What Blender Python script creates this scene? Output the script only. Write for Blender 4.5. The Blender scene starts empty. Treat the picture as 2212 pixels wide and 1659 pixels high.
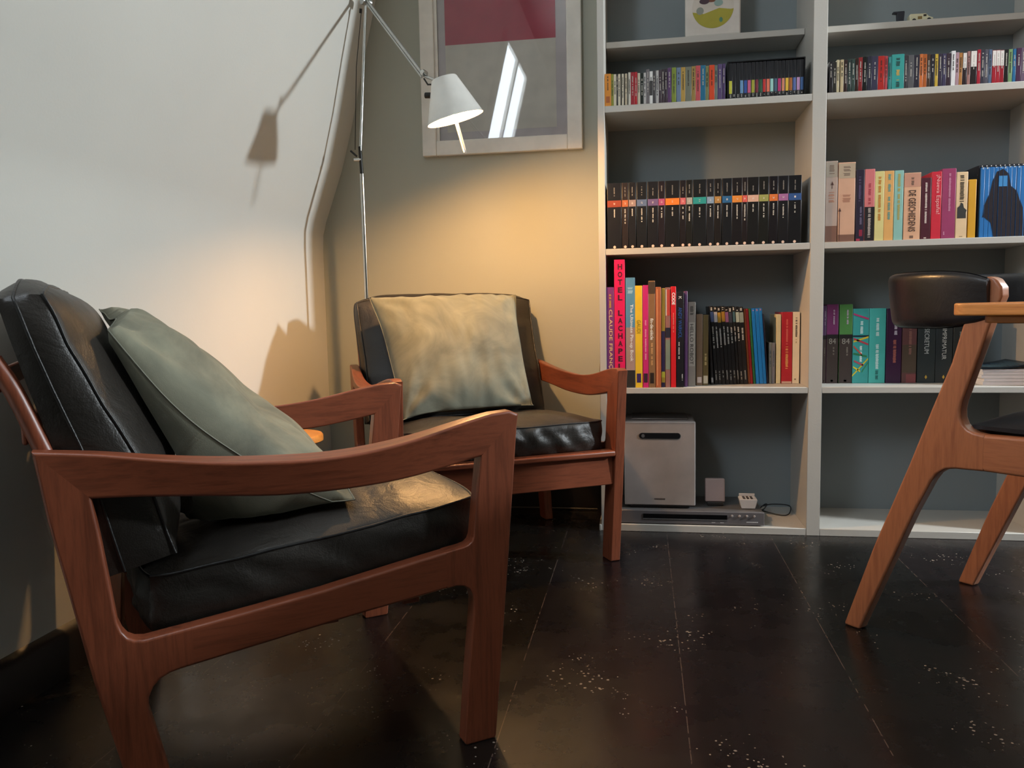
import bpy, bmesh, math, random
from mathutils import Vector, Matrix, noise

random.seed(7)
SC = bpy.context.scene
COL = SC.collection
PI = math.pi

# ------------------------------------------------------------------ camera, world, daylight, exposure
F_PX, YAW, PITCH, ROLL, CAM_H = 1724.8, 0.1629, 0.0934, -0.0196, 0.76
_fwd = Vector((-math.sin(YAW)*math.cos(PITCH), math.cos(YAW)*math.cos(PITCH), -math.sin(PITCH)))
_rt = Vector((math.cos(YAW), math.sin(YAW), 0)); _up = _rt.cross(_fwd)
_r2 = _rt*math.cos(ROLL) + _up*math.sin(ROLL); _u2 = _up*math.cos(ROLL) - _rt*math.sin(ROLL)
cam = bpy.data.objects.new('camera', bpy.data.cameras.new('camera')); COL.objects.link(cam)
cam.matrix_world = Matrix(((_r2.x, _u2.x, -_fwd.x, 0), (_r2.y, _u2.y, -_fwd.y, 0), (_r2.z, _u2.z, -_fwd.z, CAM_H), (0, 0, 0, 1)))
cam.data.sensor_fit = 'HORIZONTAL'; cam.data.sensor_width = 36.0
cam.data.lens = F_PX/2212*36.0; cam.data.clip_start = 0.02
SC.camera = cam

world = bpy.data.worlds.new('world'); SC.world = world; world.use_nodes = True
world.node_tree.nodes['Background'].inputs[0].default_value = (0.62, 0.75, 1.0, 1)
world.node_tree.nodes['Background'].inputs[1].default_value = 0.6

SC.view_settings.view_transform = 'Standard'; SC.view_settings.look = 'None'
SC.view_settings.gamma = 1.0; SC.view_settings.use_curve_mapping = False
SC.view_settings.exposure = 0.0

SIDE_WINDOW_W = 120.0      # daylight through the small far side window (W)
SIDE_WINDOW_COL = (0.87, 0.95, 1.0)
SKYLIGHT_E = 16.0           # radiance of the sky seen in the roof window
BULB_E = 2300.0             # radiance of the lamp bulb

def area_light(name, loc, target, sx, sy, watts, col):
    l = bpy.data.lights.new(name, 'AREA'); l.shape = 'RECTANGLE'; l.size = sx; l.size_y = sy
    l.energy = watts; l.color = col
    o = bpy.data.objects.new(name, l); COL.objects.link(o); o.location = loc
    o.rotation_euler = (Vector(target)-Vector(loc)).to_track_quat('-Z', 'Y').to_euler()
    return o
area_light('window_daylight', (3.34, 2.12, 1.84), (-1.2, 2.6, 1.1), 0.17, 0.22, SIDE_WINDOW_W, SIDE_WINDOW_COL)

# ------------------------------------------------------------------ materials
def srgb(h):
    if isinstance(h, str):
        c = [int(h[i:i+2], 16)/255 for i in (0, 2, 4)]
    else: c = h
    return tuple(((x/12.92) if x <= .04045 else ((x+.055)/1.055)**2.4) for x in c) + (1,)
_mats = {}
def base_mat(name):
    m = bpy.data.materials.new(name); m.use_nodes = True
    nt = m.node_tree; b = nt.nodes['Principled BSDF']
    return m, nt, b
def N(nt, t, **kw):
    n = nt.nodes.new(t)
    for k, v in kw.items():
        if k in n.inputs: n.inputs[k].default_value = v
        else: setattr(n, k, v)
    return n
def ramp(nt, fac, stops):
    r = nt.nodes.new('ShaderNodeValToRGB'); nt.links.new(fac, r.inputs[0])
    e = r.color_ramp.elements
    while len(e) < len(stops): e.new(0.5)
    for i, (p, c) in enumerate(stops): e[i].position = p; e[i].color = c
    return r.outputs[0]
def plain(h, rough=0.5, metal=0.0, var=0.06, spec=0.5):
    key = ('p', h, rough, metal, var)
    if key in _mats: return _mats[key]
    m, nt, b = base_mat('paint_' + (h if isinstance(h, str) else 'c'))
    c = srgb(h)
    tc = N(nt, 'ShaderNodeTexCoord'); n = N(nt, 'ShaderNodeTexNoise', Scale=14.0, Detail=3.0)
    nt.links.new(tc.outputs['Object'], n.inputs['Vector'])
    lo = tuple(x*(1-var) for x in c[:3])+(1,); hi = tuple(min(1, x*(1+var)) for x in c[:3])+(1,)
    nt.links.new(ramp(nt, n.outputs[0], [(0.35, lo), (0.65, hi)]), b.inputs['Base Color'])
    b.inputs['Roughness'].default_value = rough; b.inputs['Metallic'].default_value = metal
    b.inputs['Specular IOR Level'].default_value = spec
    _mats[key] = m; return m
def wood(name, dark, light, axis='x', ang=0.0, rough=0.36, scale=1.0, coat=0.15):
    key = ('w', name, axis, ang)
    if key in _mats: return _mats[key]
    m, nt, b = base_mat(name)
    tc = N(nt, 'ShaderNodeTexCoord'); mp = N(nt, 'ShaderNodeMapping')
    nt.links.new(tc.outputs['Object'], mp.inputs[0])
    s = {'x': (1.5, 22, 22), 'y': (22, 1.5, 22), 'z': (22, 22, 1.5)}[axis]
    mp.inputs['Scale'].default_value = tuple(q*scale for q in s); mp.inputs['Rotation'].default_value = (0, ang, 0)
    n = N(nt, 'ShaderNodeTexNoise', Scale=1.0, Detail=6.0, Roughness=0.62, Distortion=1.1)
    nt.links.new(mp.outputs[0], n.inputs['Vector'])
    n2 = N(nt, 'ShaderNodeTexNoise', Scale=5.5, Detail=8.0, Roughness=0.7)
    nt.links.new(mp.outputs[0], n2.inputs['Vector'])
    mx = N(nt, 'ShaderNodeMath', operation='MULTIPLY_ADD'); mx.inputs[1].default_value = 0.45
    nt.links.new(n2.outputs[0], mx.inputs[0]); 
    h = N(nt, 'ShaderNodeMath', operation='MULTIPLY'); h.inputs[1].default_value = 0.6
    nt.links.new(n.outputs[0], h.inputs[0]); nt.links.new(h.outputs[0], mx.inputs[2])
    nt.links.new(ramp(nt, mx.outputs[0], [(0.33, srgb(dark)), (0.5, srgb(light)), (0.68, srgb(dark))]), b.inputs['Base Color'])
    b.inputs['Roughness'].default_value = rough
    b.inputs['Coat Weight'].default_value = coat; b.inputs['Coat Roughness'].default_value = 0.3
    bp = N(nt, 'ShaderNodeBump', Strength=0.12, Distance=0.002); nt.links.new(n2.outputs[0], bp.inputs['Height'])
    nt.links.new(bp.outputs[0], b.inputs['Normal'])
    _mats[key] = m; return m
TEAK = lambda axis, ang=0.0: wood('teak', '5e301f', '8b4a31', axis, ang)
CHERRY = lambda axis, ang=0.0: wood('oiled_teak', '875038', 'aa6b48', axis, ang)
TABLE = lambda axis: wood('table_wood', 'b4642f', 'de904a', axis, rough=.4)

def leather(name, col, rough=0.36, wr=22.0, strength=0.5):
    m, nt, b = base_mat(name)
    tc = N(nt, 'ShaderNodeTexCoord')
    n = N(nt, 'ShaderNodeTexNoise', Scale=wr, Detail=4.0, Roughness=0.55, Distortion=0.8)
    nt.links.new(tc.outputs['Object'], n.inputs['Vector'])
    v = N(nt, 'ShaderNodeTexVoronoi', Scale=420.0); nt.links.new(tc.outputs['Object'], v.inputs['Vector'])
    a = N(nt, 'ShaderNodeMath', operation='MULTIPLY_ADD'); a.inputs[1].default_value = 0.06
    nt.links.new(v.outputs['Distance'], a.inputs[0]); nt.links.new(n.outputs[0], a.inputs[2])
    bp = N(nt, 'ShaderNodeBump', Strength=strength, Distance=0.006); nt.links.new(a.outputs[0], bp.inputs['Height'])
    nt.links.new(bp.outputs[0], b.inputs['Normal'])
    n2 = N(nt, 'ShaderNodeTexNoise', Scale=5.0, Detail=5.0); nt.links.new(tc.outputs['Object'], n2.inputs['Vector'])
    c = srgb(col); c2 = tuple(x*2.0+.004 for x in c[:3])+(1,)
    nt.links.new(ramp(nt, n2.outputs[0], [(0.4, c), (0.75, c2)]), b.inputs['Base Color'])
    b.inputs['Roughness'].default_value = rough
    rr = N(nt, 'ShaderNodeMapRange'); rr.inputs[3].default_value = rough-.07; rr.inputs[4].default_value = rough+.12
    nt.links.new(n2.outputs[0], rr.inputs[0]); nt.links.new(rr.outputs[0], b.inputs['Roughness'])
    b.inputs['Specular IOR Level'].default_value = 0.55
    return m
def velvet(name, col, col2):
    m, nt, b = base_mat(name)
    tc = N(nt, 'ShaderNodeTexCoord')
    n = N(nt, 'ShaderNodeTexNoise', Scale=5.0, Detail=6.0, Roughness=0.6, Distortion=1.2)
    nt.links.new(tc.outputs['Object'], n.inputs['Vector'])
    nt.links.new(ramp(nt, n.outputs[0], [(0.35, srgb(col)), (0.68, srgb(col2))]), b.inputs['Base Color'])
    f = N(nt, 'ShaderNodeTexNoise', Scale=700.0, Detail=2.0); nt.links.new(tc.outputs['Object'], f.inputs['Vector'])
    bp = N(nt, 'ShaderNodeBump', Strength=0.25, Distance=0.001); nt.links.new(f.outputs[0], bp.inputs['Height'])
    nt.links.new(bp.outputs[0], b.inputs['Normal'])
    b.inputs['Roughness'].default_value = 0.85
    b.inputs['Sheen Weight'].default_value = 0.28; b.inputs['Sheen Roughness'].default_value = 0.35
    b.inputs['Sheen Tint'].default_value = srgb('c4c4b0')
    return m
def plaster(name, h, rough=0.75):
    m, nt, b = base_mat(name)
    tc = N(nt, 'ShaderNodeTexCoord')
    n = N(nt, 'ShaderNodeTexNoise', Scale=2.2, Detail=4.0); nt.links.new(tc.outputs['Object'], n.inputs['Vector'])
    c = srgb(h)
    nt.links.new(ramp(nt, n.outputs[0], [(0.3, tuple(x*.96 for x in c[:3])+(1,)), (0.7, c)]), b.inputs['Base Color'])
    f = N(nt, 'ShaderNodeTexNoise', Scale=160.0, Detail=3.0); nt.links.new(tc.outputs['Object'], f.inputs['Vector'])
    bp = N(nt, 'ShaderNodeBump', Strength=0.10, Distance=0.002); nt.links.new(f.outputs[0], bp.inputs['Height'])
    nt.links.new(bp.outputs[0], b.inputs['Normal'])
    b.inputs['Roughness'].default_value = rough
    return m
def emit(name, col, e):
    m, nt, b = base_mat(name)
    b.inputs['Base Color'].default_value = (0.8, 0.8, 0.8, 1)
    b.inputs['Emission Color'].default_value = tuple(col)+(1,); b.inputs['Emission Strength'].default_value = e
    return m
def floor_mat():
    m, nt, b = base_mat('black_floorboards')
    tc = N(nt, 'ShaderNodeTexCoord'); sx = N(nt, 'ShaderNodeSeparateXYZ')
    nt.links.new(tc.outputs['Object'], sx.inputs[0])
    def M(op, a, bb=None, c=None):
        n = N(nt, 'ShaderNodeMath', operation=op)
        for i, v in enumerate((a, bb, c)):
            if v is None: continue
            if isinstance(v, (int, float)): n.inputs[i].default_value = v
            else: nt.links.new(v, n.inputs[i])
        return n.outputs[0]
    # board seams every 0.335 m along x, boards run away from the camera
    u = M('DIVIDE', M('SUBTRACT', sx.outputs[0], 0.078), 0.335)
    fr = M('FRACT', u); d = M('MINIMUM', fr, M('SUBTRACT', 1.0, fr))
    seam = M('LESS_THAN', d, 0.0028)
    nz = N(nt, 'ShaderNodeTexNoise', Scale=40.0, Detail=4.0); nt.links.new(tc.outputs['Object'], nz.inputs['Vector'])
    seam = M('MULTIPLY', seam, M('GREATER_THAN', nz.outputs[0], 0.47))
    bid = N(nt, 'ShaderNodeTexWhiteNoise', noise_dimensions='1D'); nt.links.new(M('FLOOR', u), bid.inputs['W'])
    # chipped paint: small flecks gathered in patches
    v = N(nt, 'ShaderNodeTexVoronoi', Scale=85.0); v.inputs['Randomness'].default_value = 1.0
    wv = N(nt, 'ShaderNodeTexNoise', Scale=150.0, Detail=2.0); nt.links.new(tc.outputs['Object'], wv.inputs['Vector'])
    nt.links.new(tc.outputs['Object'], v.inputs['Vector'])
    dd = M('ADD', v.outputs['Distance'], M('MULTIPLY', wv.outputs[0], 0.40))
    patch = N(nt, 'ShaderNodeTexNoise', Scale=4.3, Detail=3.0, Roughness=0.6); nt.links.new(tc.outputs['Object'], patch.inputs['Vector'])
    pm = M('MULTIPLY', M('MAXIMUM', M('SUBTRACT', patch.outputs[0], 0.545), 0.0), 1.35)
    fleck = M('LESS_THAN', dd, M('ADD', 0.27, pm))
    fleck = M('MULTIPLY', fleck, M('GREATER_THAN', patch.outputs[0], 0.555))
    g = N(nt, 'ShaderNodeTexNoise', Scale=1.0, Detail=6.0); mp = N(nt, 'ShaderNodeMapping'); mp.inputs['Scale'].default_value = (26, 1.2, 26)
    nt.links.new(tc.outputs['Object'], mp.inputs[0]); nt.links.new(mp.outputs[0], g.inputs['Vector'])
    c1 = ramp(nt, g.outputs[0], [(0.3, srgb('110e0e')), (0.7, srgb('1e1817'))])
    mx = N(nt, 'ShaderNodeMix', data_type='RGBA', blend_type='MULTIPLY'); mx.inputs[0].default_value = 0.35
    nt.links.new(c1, mx.inputs[6]); nt.links.new(bid.outputs[1], mx.inputs[7])
    m2 = N(nt, 'ShaderNodeMix', data_type='RGBA'); nt.links.new(seam, m2.inputs[0])
    nt.links.new(mx.outputs[2], m2.inputs[6]); m2.inputs[7].default_value = srgb('5a4a42')
    m3 = N(nt, 'ShaderNodeMix', data_type='RGBA'); nt.links.new(fleck, m3.inputs[0])
    nt.links.new(m2.outputs[2], m3.inputs[6]); m3.inputs[7].default_value = srgb('95877a')
    nt.links.new(m3.outputs[2], b.inputs['Base Color'])
    r = N(nt, 'ShaderNodeTexNoise', Scale=6.0, Detail=6.0, Roughness=0.65); nt.links.new(tc.outputs['Object'], r.inputs['Vector'])
    rr = N(nt, 'ShaderNodeMapRange'); rr.inputs[1].default_value = .3; rr.inputs[2].default_value = .7; rr.inputs[3].default_value = .20; rr.inputs[4].default_value = .36
    nt.links.new(r.outputs[0], rr.inputs[0])
    nt.links.new(M('ADD', rr.outputs[0], M('MULTIPLY', fleck, 0.35)), b.inputs['Roughness'])
    hgt = M('SUBTRACT', M('MULTIPLY', g.outputs[0], 0.15), M('MULTIPLY', M('LESS_THAN', d, 0.006), 1.0))
    bp = N(nt, 'ShaderNodeBump', Strength=0.25, Distance=0.002); nt.links.new(hgt, bp.inputs['Height'])
    nt.links.new(bp.outputs[0], b.inputs['Normal'])
    return m

# ------------------------------------------------------------------ mesh helpers
def tag(o, label=None, cat=None, group=None, kind=None):
    if label: o['label'] = label
    if cat: o['category'] = cat
    if group: o['group'] = group
    if kind: o['kind'] = kind
    return o
def empty(name, loc=(0, 0, 0), rz=0.0, label=None, cat=None, group=None):
    o = bpy.data.objects.new(name, None); COL.objects.link(o); o.location = loc; o.rotation_euler = (0, 0, rz)
    o.empty_display_size = 0.1
    return tag(o, label, cat, group)
def mk(name, bm, mat, parent=None, smooth=40, bevel=0.0, seg=2, loc=None):
    me = bpy.data.meshes.new(name)
    bmesh.ops.recalc_face_normals(bm, faces=bm.faces)
    bm.to_mesh(me); bm.free()
    for mm in (mat if isinstance(mat, (list, tuple)) else [mat]): me.materials.append(mm)
    if smooth:
        for p_ in me.polygons: p_.use_smooth = True
        me.set_sharp_from_angle(angle=math.radians(smooth))
    o = bpy.data.objects.new(name, me); COL.objects.link(o)
    if parent: o.parent = parent
    if loc: o.location = loc
    if bevel:
        b = o.modifiers.new('bevel', 'BEVEL'); b.width = bevel; b.segments = seg; b.limit_method = 'ANGLE'; b.angle_limit = math.radians(35)
        b.harden_normals = False
    return o
def seam_bevel(o, segs, width, seg=3, eps=.0022):
    """round every sharp edge except those lying on glued joint lines (segments in x,z)"""
    me = o.data; bm = bmesh.new(); bm.from_mesh(me)
    lay = bm.edges.layers.float.get('bevel_weight_edge') or bm.edges.layers.float.new('bevel_weight_edge')
    def on(p):
        q = Vector((p.x, p.z))
        for i, (a, b) in enumerate(segs):
            a, b = Vector(a), Vector(b); d = b-a; t = max(0, min(1, (q-a).dot(d)/d.length_squared))
            if (a+d*t-q).length < eps: return i+1
        return 0
    for e in bm.edges:
        sharp = len(e.link_faces) == 2 and e.calc_face_angle(0) > math.radians(33)
        a, b = on(e.verts[0].co), on(e.verts[1].co)
        e[lay] = 0.0 if (not sharp or (a and b)) else 1.0
        e.smooth = not (sharp and a and b)
    bm.to_mesh(me); bm.free()
    for m_ in list(o.modifiers): o.modifiers.remove(m_)
    b = o.modifiers.new('bevel', 'BEVEL'); b.width = width; b.segments = seg; b.limit_method = 'WEIGHT'
    wn = o.modifiers.new('weighted_normal', 'WEIGHTED_NORMAL'); wn.keep_sharp = True; wn.weight = 80
    return o
def box(bm, x0, x1, y0, y1, z0, z1, mi=0):
    vs = [bm.verts.new((x, y, z)) for z in (z0, z1) for y in (y0, y1) for x in (x0, x1)]
    for f in ((0, 1, 3, 2), (4, 6, 7, 5), (0, 4, 5, 1), (2, 3, 7, 6), (0, 2, 6, 4), (1, 5, 7, 3)):
        q = bm.faces.new([vs[i] for i in f]); q.material_index = mi
    return vs
def bx(name, dims, mat, parent=None, bevel=0.0, **kw):
    bm = bmesh.new(); box(bm, *dims); return mk(name, bm, mat, parent, bevel=bevel, **kw)
def prism(bm, pts, y0, y1):
    """polygon in (x,z) extruded along y"""
    a = [bm.verts.new((x, y0, z)) for x, z in pts]; b = [bm.verts.new((x, y1, z)) for x, z in pts]
    f1 = bm.faces.new(a); f2 = bm.faces.new(list(reversed(b)))
    n = len(pts)
    for i in range(n): bm.faces.new((a[i], b[i], b[(i+1) % n], a[(i+1) % n]))
    f1.normal_update(); f2.normal_update()
    bmesh.ops.triangulate(bm, faces=[f1, f2])
def tube(bm, pts, r, seg=10, caps=True, r2=None):
    pts = [Vector(q) for q in pts]; rings = []
    n = len(pts); up = None
    for i, q in enumerate(pts):
        t = (pts[min(i+1, n-1)] - pts[max(i-1, 0)]).normalized()
        if up is None:
            up = Vector((0, 0, 1)) if abs(t.z) < .9 else Vector((1, 0, 0))
        s = t.cross(up).normalized(); up = s.cross(t).normalized()
        rad = r if r2 is None else r + (r2-r)*i/(n-1)
        rings.append([bm.verts.new(q + (s*math.cos(2*PI*k/seg) + up*math.sin(2*PI*k/seg))*rad) for k in range(seg)])
    for a, b in zip(rings, rings[1:]):
        for k in range(seg): bm.faces.new((a[k], a[(k+1) % seg], b[(k+1) % seg], b[k]))
    if caps:
        bm.faces.new(rings[0]); bm.faces.new(list(reversed(rings[-1])))
def lathe(bm, prof, seg=40, M=None, closed=False):
    """prof: list of (r, z)"""
    M = M or Matrix.Identity(4); rings = []
    for r, z in prof:
        if r < 1e-6: rings.append([bm.verts.new(M @ Vector((0, 0, z)))])
        else: rings.append([bm.verts.new(M @ Vector((r*math.cos(2*PI*k/seg), r*math.sin(2*PI*k/seg), z))) for k in range(seg)])
    for a, b in zip(rings, rings[1:]):
        for k in range(seg):
            k2 = (k+1) % seg
            if len(a) == 1 and len(b) == 1: break
            if len(a) == 1: bm.faces.new((a[0], b[k2], b[k]))
            elif len(b) == 1: bm.faces.new((a[k], a[k2], b[0]))
            else: bm.faces.new((a[k], a[k2], b[k2], b[k]))
    if len(rings[0]) > 1 and not closed: bm.faces.new(rings[0])
    if len(rings[-1]) > 1 and not closed: bm.faces.new(list(reversed(rings[-1])))
def spline(pts, n=6):
    """Catmull-Rom through pts"""
    P = [Vector(q) for q in pts]; out = []
    for i in range(len(P)-1):
        a, b, c, d = P[max(i-1, 0)], P[i], P[i+1], P[min(i+2, len(P)-1)]
        for k in range(n):
            t = k/n
            out.append(0.5*((2*b) + (c-a)*t + (2*a-5*b+4*c-d)*t*t + (3*b-a-3*c+d)*t**3))
    out.append(P[-1]); return out
def cubemap(fn, n=(30, 30, 6)):
    """bmesh of a cube surface with fn(u,v,w)->Vector, u,v,w in -1..1"""
    bm = bmesh.new(); vs = {}
    nu, nv, nw = n
    def V(i, j, k):
        if (i, j, k) not in vs: vs[(i, j, k)] = bm.verts.new(fn(2*i/nu-1, 2*j/nv-1, 2*k/nw-1))
        return vs[(i, j, k)]
    for i in range(nu):
        for j in range(nv):
            for k in (0, nw): bm.faces.new((V(i, j, k), V(i+1, j, k), V(i+1, j+1, k), V(i, j+1, k)))
    for i in range(nu):
        for k in range(nw):
            for j in (0, nv): bm.faces.new((V(i, j, k), V(i+1, j, k), V(i+1, j, k+1), V(i, j, k+1)))
    for j in range(nv):
        for k in range(nw):
            for i in (0, nu): bm.faces.new((V(i, j, k), V(i, j+1, k), V(i, j+1, k+1), V(i, j, k+1)))
    return bm
def seam_loop(fn, w, r, n=40):
    pts = []
    for a, b in (((-1, -1), (1, -1)), ((1, -1), (1, 1)), ((1, 1), (-1, 1)), ((-1, 1), (-1, -1))):
        for i in range(n):
            t = i/n; pts.append(fn(a[0]+(b[0]-a[0])*t, a[1]+(b[1]-a[1])*t, w))
    pts.append(pts[0])
    bm = bmesh.new(); tube(bm, pts, r, 8, caps=False); return bm
_fonts = {}
def text_mesh(body, mat, parent, w, h, M, name='title_text', depth=0.0004, bold=0.0):
    """text fitted in w (reading direction) x h, placed by matrix M (text plane xy, centred)"""
    cu = bpy.data.curves.new(name, 'FONT'); cu.body = body; cu.size = 1; cu.offset = bold; cu.resolution_u = 3
    t = bpy.data.objects.new('tmp', cu); COL.objects.link(t)
    dg = bpy.context.evaluated_depsgraph_get(); me = bpy.data.meshes.new_from_object(t.evaluated_get(dg))
    bpy.data.objects.remove(t); bpy.data.curves.remove(cu)
    xs = [v.co.x for v in me.vertices]; ys = [v.co.y for v in me.vertices]
    if not xs: return None
    cx, cy = (min(xs)+max(xs))/2, (min(ys)+max(ys))/2
    sx = w/(max(xs)-min(xs)); sy = h/(max(ys)-min(ys))
    for v in me.vertices: v.co = M @ Vector(((v.co.x-cx)*sx, (v.co.y-cy)*sy, depth))
    me.materials.append(mat); me.name = name
    o = bpy.data.objects.new(name, me); COL.objects.link(o); o.parent = parent
    return o
def face_matrix(x, y, z, down=True):
    """text on a face looking towards -y; down=True reads top to bottom"""
    if down: R3 = Matrix(((0, 1, 0), (0, 0, -1), (-1, 0, 0)))
    else: R3 = Matrix(((1, 0, 0), (0, 0, -1), (0, 1, 0)))
    return Matrix.Translation((x, y, z)) @ R3.to_4x4()
def struct(o): o['kind'] = 'structure'; return o

# ------------------------------------------------------------------ the room
XL, YB, ZC, XR, YR = -1.2266, 2.990, 2.75, 3.40, -2.60
WALLM = plaster('wall_paint', 'd2d1ca'); BACKM = plaster('grey_green_wall_paint', 'b0b1a4')
prof = [(XL, 0), (XL, .45), (XL, .9), (XL, 1.0), (-1.2235, 1.06), (-1.210, 1.11), (-1.137, 1.303), (-1.090, 1.47), (-1.047, 1.652), (-.965, 1.98), (-.90, 2.25), (-.78, ZC)]
bm = bmesh.new(); box(bm, XL-.12, XR+.12, YR-.12, YB+.12, -.08, 0); struct(mk('floor', bm, floor_mat(), smooth=0))
bm = bmesh.new()
pts = prof + [(XL-.12, ZC), (XL-.12, 0)]
prism(bm, pts, YR-.1, YB+.12); struct(mk('wall_left', bm, WALLM, smooth=30))
struct(bx('wall_back', (XL-.12, XR+.12, YB, YB+.12, 0, ZC), BACKM, smooth=0))
struct(bx('wall_right', (XR, XR+.12, YR-.1, YB, 0, ZC), plaster('low_bounce_side_wall', '8b8c82'), smooth=0))  # unseen wall, its colour darkened to cut light bounced into the room
struct(bx('wall_rear', (XL-.12, XR+.12, YR-.12, YR, 0, ZC), plaster('low_bounce_rear_wall', '77786f'), smooth=0))  # also out of view, dark tone chosen to reduce bounced light
struct(bx('ceiling', (XL-.12, XR+.12, YR-.12, YB+.12, ZC, ZC+.1), plaster('ceiling_paint', 'd8d6d0'), smooth=0))
SKIRT = plain('1a1614', .4)
def skirt(name, pts, axis):
    bm = bmesh.new()
    if axis == 'left': prism(bm, [(XL, 0), (XL+.016, 0), (XL+.016, .085), (XL+.009, .098), (XL, .106)], YR, YB-.02)
    else: box(bm, *pts)
    return struct(mk(name, bm, SKIRT, smooth=30))
skirt('baseboard_left', None, 'left')
skirt('baseboard_back', (XL+.02, -.146, YB-.016, YB, 0, .106), 'b')
# small far window in the right wall
FR = plain('d8d6d0', .4)
w1 = bmesh.new()
for d in ((XR-.03, XR, 1.88, 1.92, 1.62, 2.06), (XR-.03, XR, 2.28, 2.32, 1.62, 2.06), (XR-.03, XR, 1.92, 2.28, 1.62, 1.66), (XR-.03, XR, 1.92, 2.28, 2.02, 2.06)): box(w1, *d)
w1o = struct(mk('window_1', w1, FR, smooth=0))
bx('pane', (XR-.012, XR-.006, 1.92, 2.28, 1.66, 2.02), emit('daylight_pane', (.85, .93, 1.0), 3.0), w1o, smooth=0)
# roof window in the left slope, above and beside the camera
def sl(z):
    for (x0, z0), (x1, z1) in zip(prof, prof[1:]):
        if z0 <= z <= z1: return x0+(x1-x0)*(z-z0)/(z1-z0)
def slab(bm, y0, y1, z0, z1, t0, t1):
    n = Vector((1, 0, -.27)).normalized()
    vs = []
    for t in (t0, t1):
        for (y, z) in ((y0, z0), (y1, z0), (y1, z1), (y0, z1)): vs.append(bm.verts.new(Vector((sl(z), y, z)) + n*t))
    for f in ((0, 1, 2, 3), (7, 6, 5, 4), (0, 4, 5, 1), (1, 5, 6, 2), (2, 6, 7, 3), (3, 7, 4, 0)): bm.faces.new([vs[i] for i in f])
w2 = bmesh.new(); ya, yb, za, zb = .02, .84, 1.72, 2.44
for q in ((ya-.06, ya, za-.06, zb+.06), (yb, yb+.06, za-.06, zb+.06), (ya, yb, za-.06, za), (ya, yb, zb, zb+.06), (.41, .45, za, zb)): slab(w2, *q, 0, .035)
w2o = struct(mk('window_2', w2, FR, smooth=0))
pb = bmesh.new(); slab(pb, ya, yb, za, zb, .006, .014)
mk('pane', pb, emit('sky_pane', (.80, .90, 1.0), SKYLIGHT_E), w2o, smooth=0)
# ------------------------------------------------------------------ bookcase
D0, BB = 2.687, 2.984
CASEM = plaster('grey_bookcase_paint', 'c2beb6', .45)
bc = empty('bookcase', (0.55, D0, 0), 0, 'tall light grey painted two-bay bookcase built against the back wall', 'bookcase')
def bcb(name, x0, x1, y0, y1, z0, z1): return bx(name, (x0-.55, x1-.55, y0-D0, y1-D0, z0, z1), CASEM, bc, bevel=.0012, seg=1)
XP = (-.1413, -.1189, .528, .5703, 1.217, 1.240); TOP = 2.45
bcb('side_panel', XP[0], XP[1], D0, BB, 0, TOP); bcb('side_panel', XP[4], XP[5], D0, BB, 0, TOP)
bcb('divider', XP[2], XP[3], D0, BB, .0, TOP)
bx('back_panel', (XP[1]-.55, XP[4]-.55, BB-.008-D0, BB-D0, 0, TOP), plaster('blue_grey_back_panel_paint', '8a9294', .6), bc, smooth=0)
bcb('plinth_block', XP[0]-.007, XP[0], D0-.004, BB-.03, 0, .022)
bcb('top_panel', XP[0], XP[5], D0-.005, BB, TOP, TOP+.022)
for (xa, xb) in ((XP[1], XP[2]), (XP[3], XP[4])):
    bcb('base_board', xa, xb, D0+.0005, BB-.008, 0, .0235)
    for zt, zb in ((1.412, 1.391), (.952, .932), (.490, .4705), (2.06, 2.04)):
        bcb('shelf', xa, xb, D0+.0005, BB-.008, zb, zt)
    bcb('adjustable_shelf', xa+.001, xb-.001, 2.822, BB-.008, 1.634, 1.6545)

# ------------------------------------------------------------------ books and cases
PAGES = plain('d9cfb8', .8); WHITE = plain('e8e4dc', .6)
def book(x0, x1, h, y, z, col, name='book', depth=.14, round_=False, rough=.4, pages=True, lean=0.0):
    w = (x1-x0) - .0006; depth = min(depth, BB-.012-y)
    bm = bmesh.new(); t = min(.0022, w*.2)
    o = None
    if pages and w > .008:
        box(bm, 0, w, 0, t, 0, h); box(bm, 0, t, t, depth, 0, h); box(bm, w-t, w, t, depth, 0, h)
    else:
        box(bm, 0, w, 0, depth, 0, h)
    m = plain(col, rough)
    o = mk(name, bm, m, bevel=min(.0016 if round_ else .0006, w*.2), seg=2, smooth=30)
    o.location = (x0+.0003, y, z+.0003); o.rotation_euler = (0, lean, 0)
    if pages and w > .008:
        bx('page_block', (t+.0002, w-t-.0002, t+.0002, depth-.004, .002, h-.004), PAGES, o, smooth=0)
    return o, w
def patch(name, o, x0, x1, z0, z1, col, rough=.45, th=.0003):
    return bx(name, (x0, x1, -th, -.00002, z0, z1), plain(col, rough), o, smooth=0)
def dashes(o, w, z1, z0, cx, th, col, name='title_text', seed=0, lines=1):
    """a line of spine lettering too small to read"""
    rnd = random.Random(seed); bm = bmesh.new(); z = z1
    while z > z0:
        l = rnd.uniform(.0018, .0034)
        if rnd.random() > .16:
            a, b = cx-th/2*rnd.uniform(.75, 1), cx+th/2*rnd.uniform(.7, 1)
            box(bm, a, b, -.0004, -.0001, z-l, z)
        z -= l + .0009
    return mk(name, bm, plain(col, .5), o, smooth=0)
def stext(o, body, w, zc, length, height, col, y=-.0002, name='title_text', bold=0.0, cx=None):
    return text_mesh(body, plain(col, .5), o, length, height, face_matrix(w/2 if cx is None else cx, y, zc), name, bold=bold)
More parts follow.
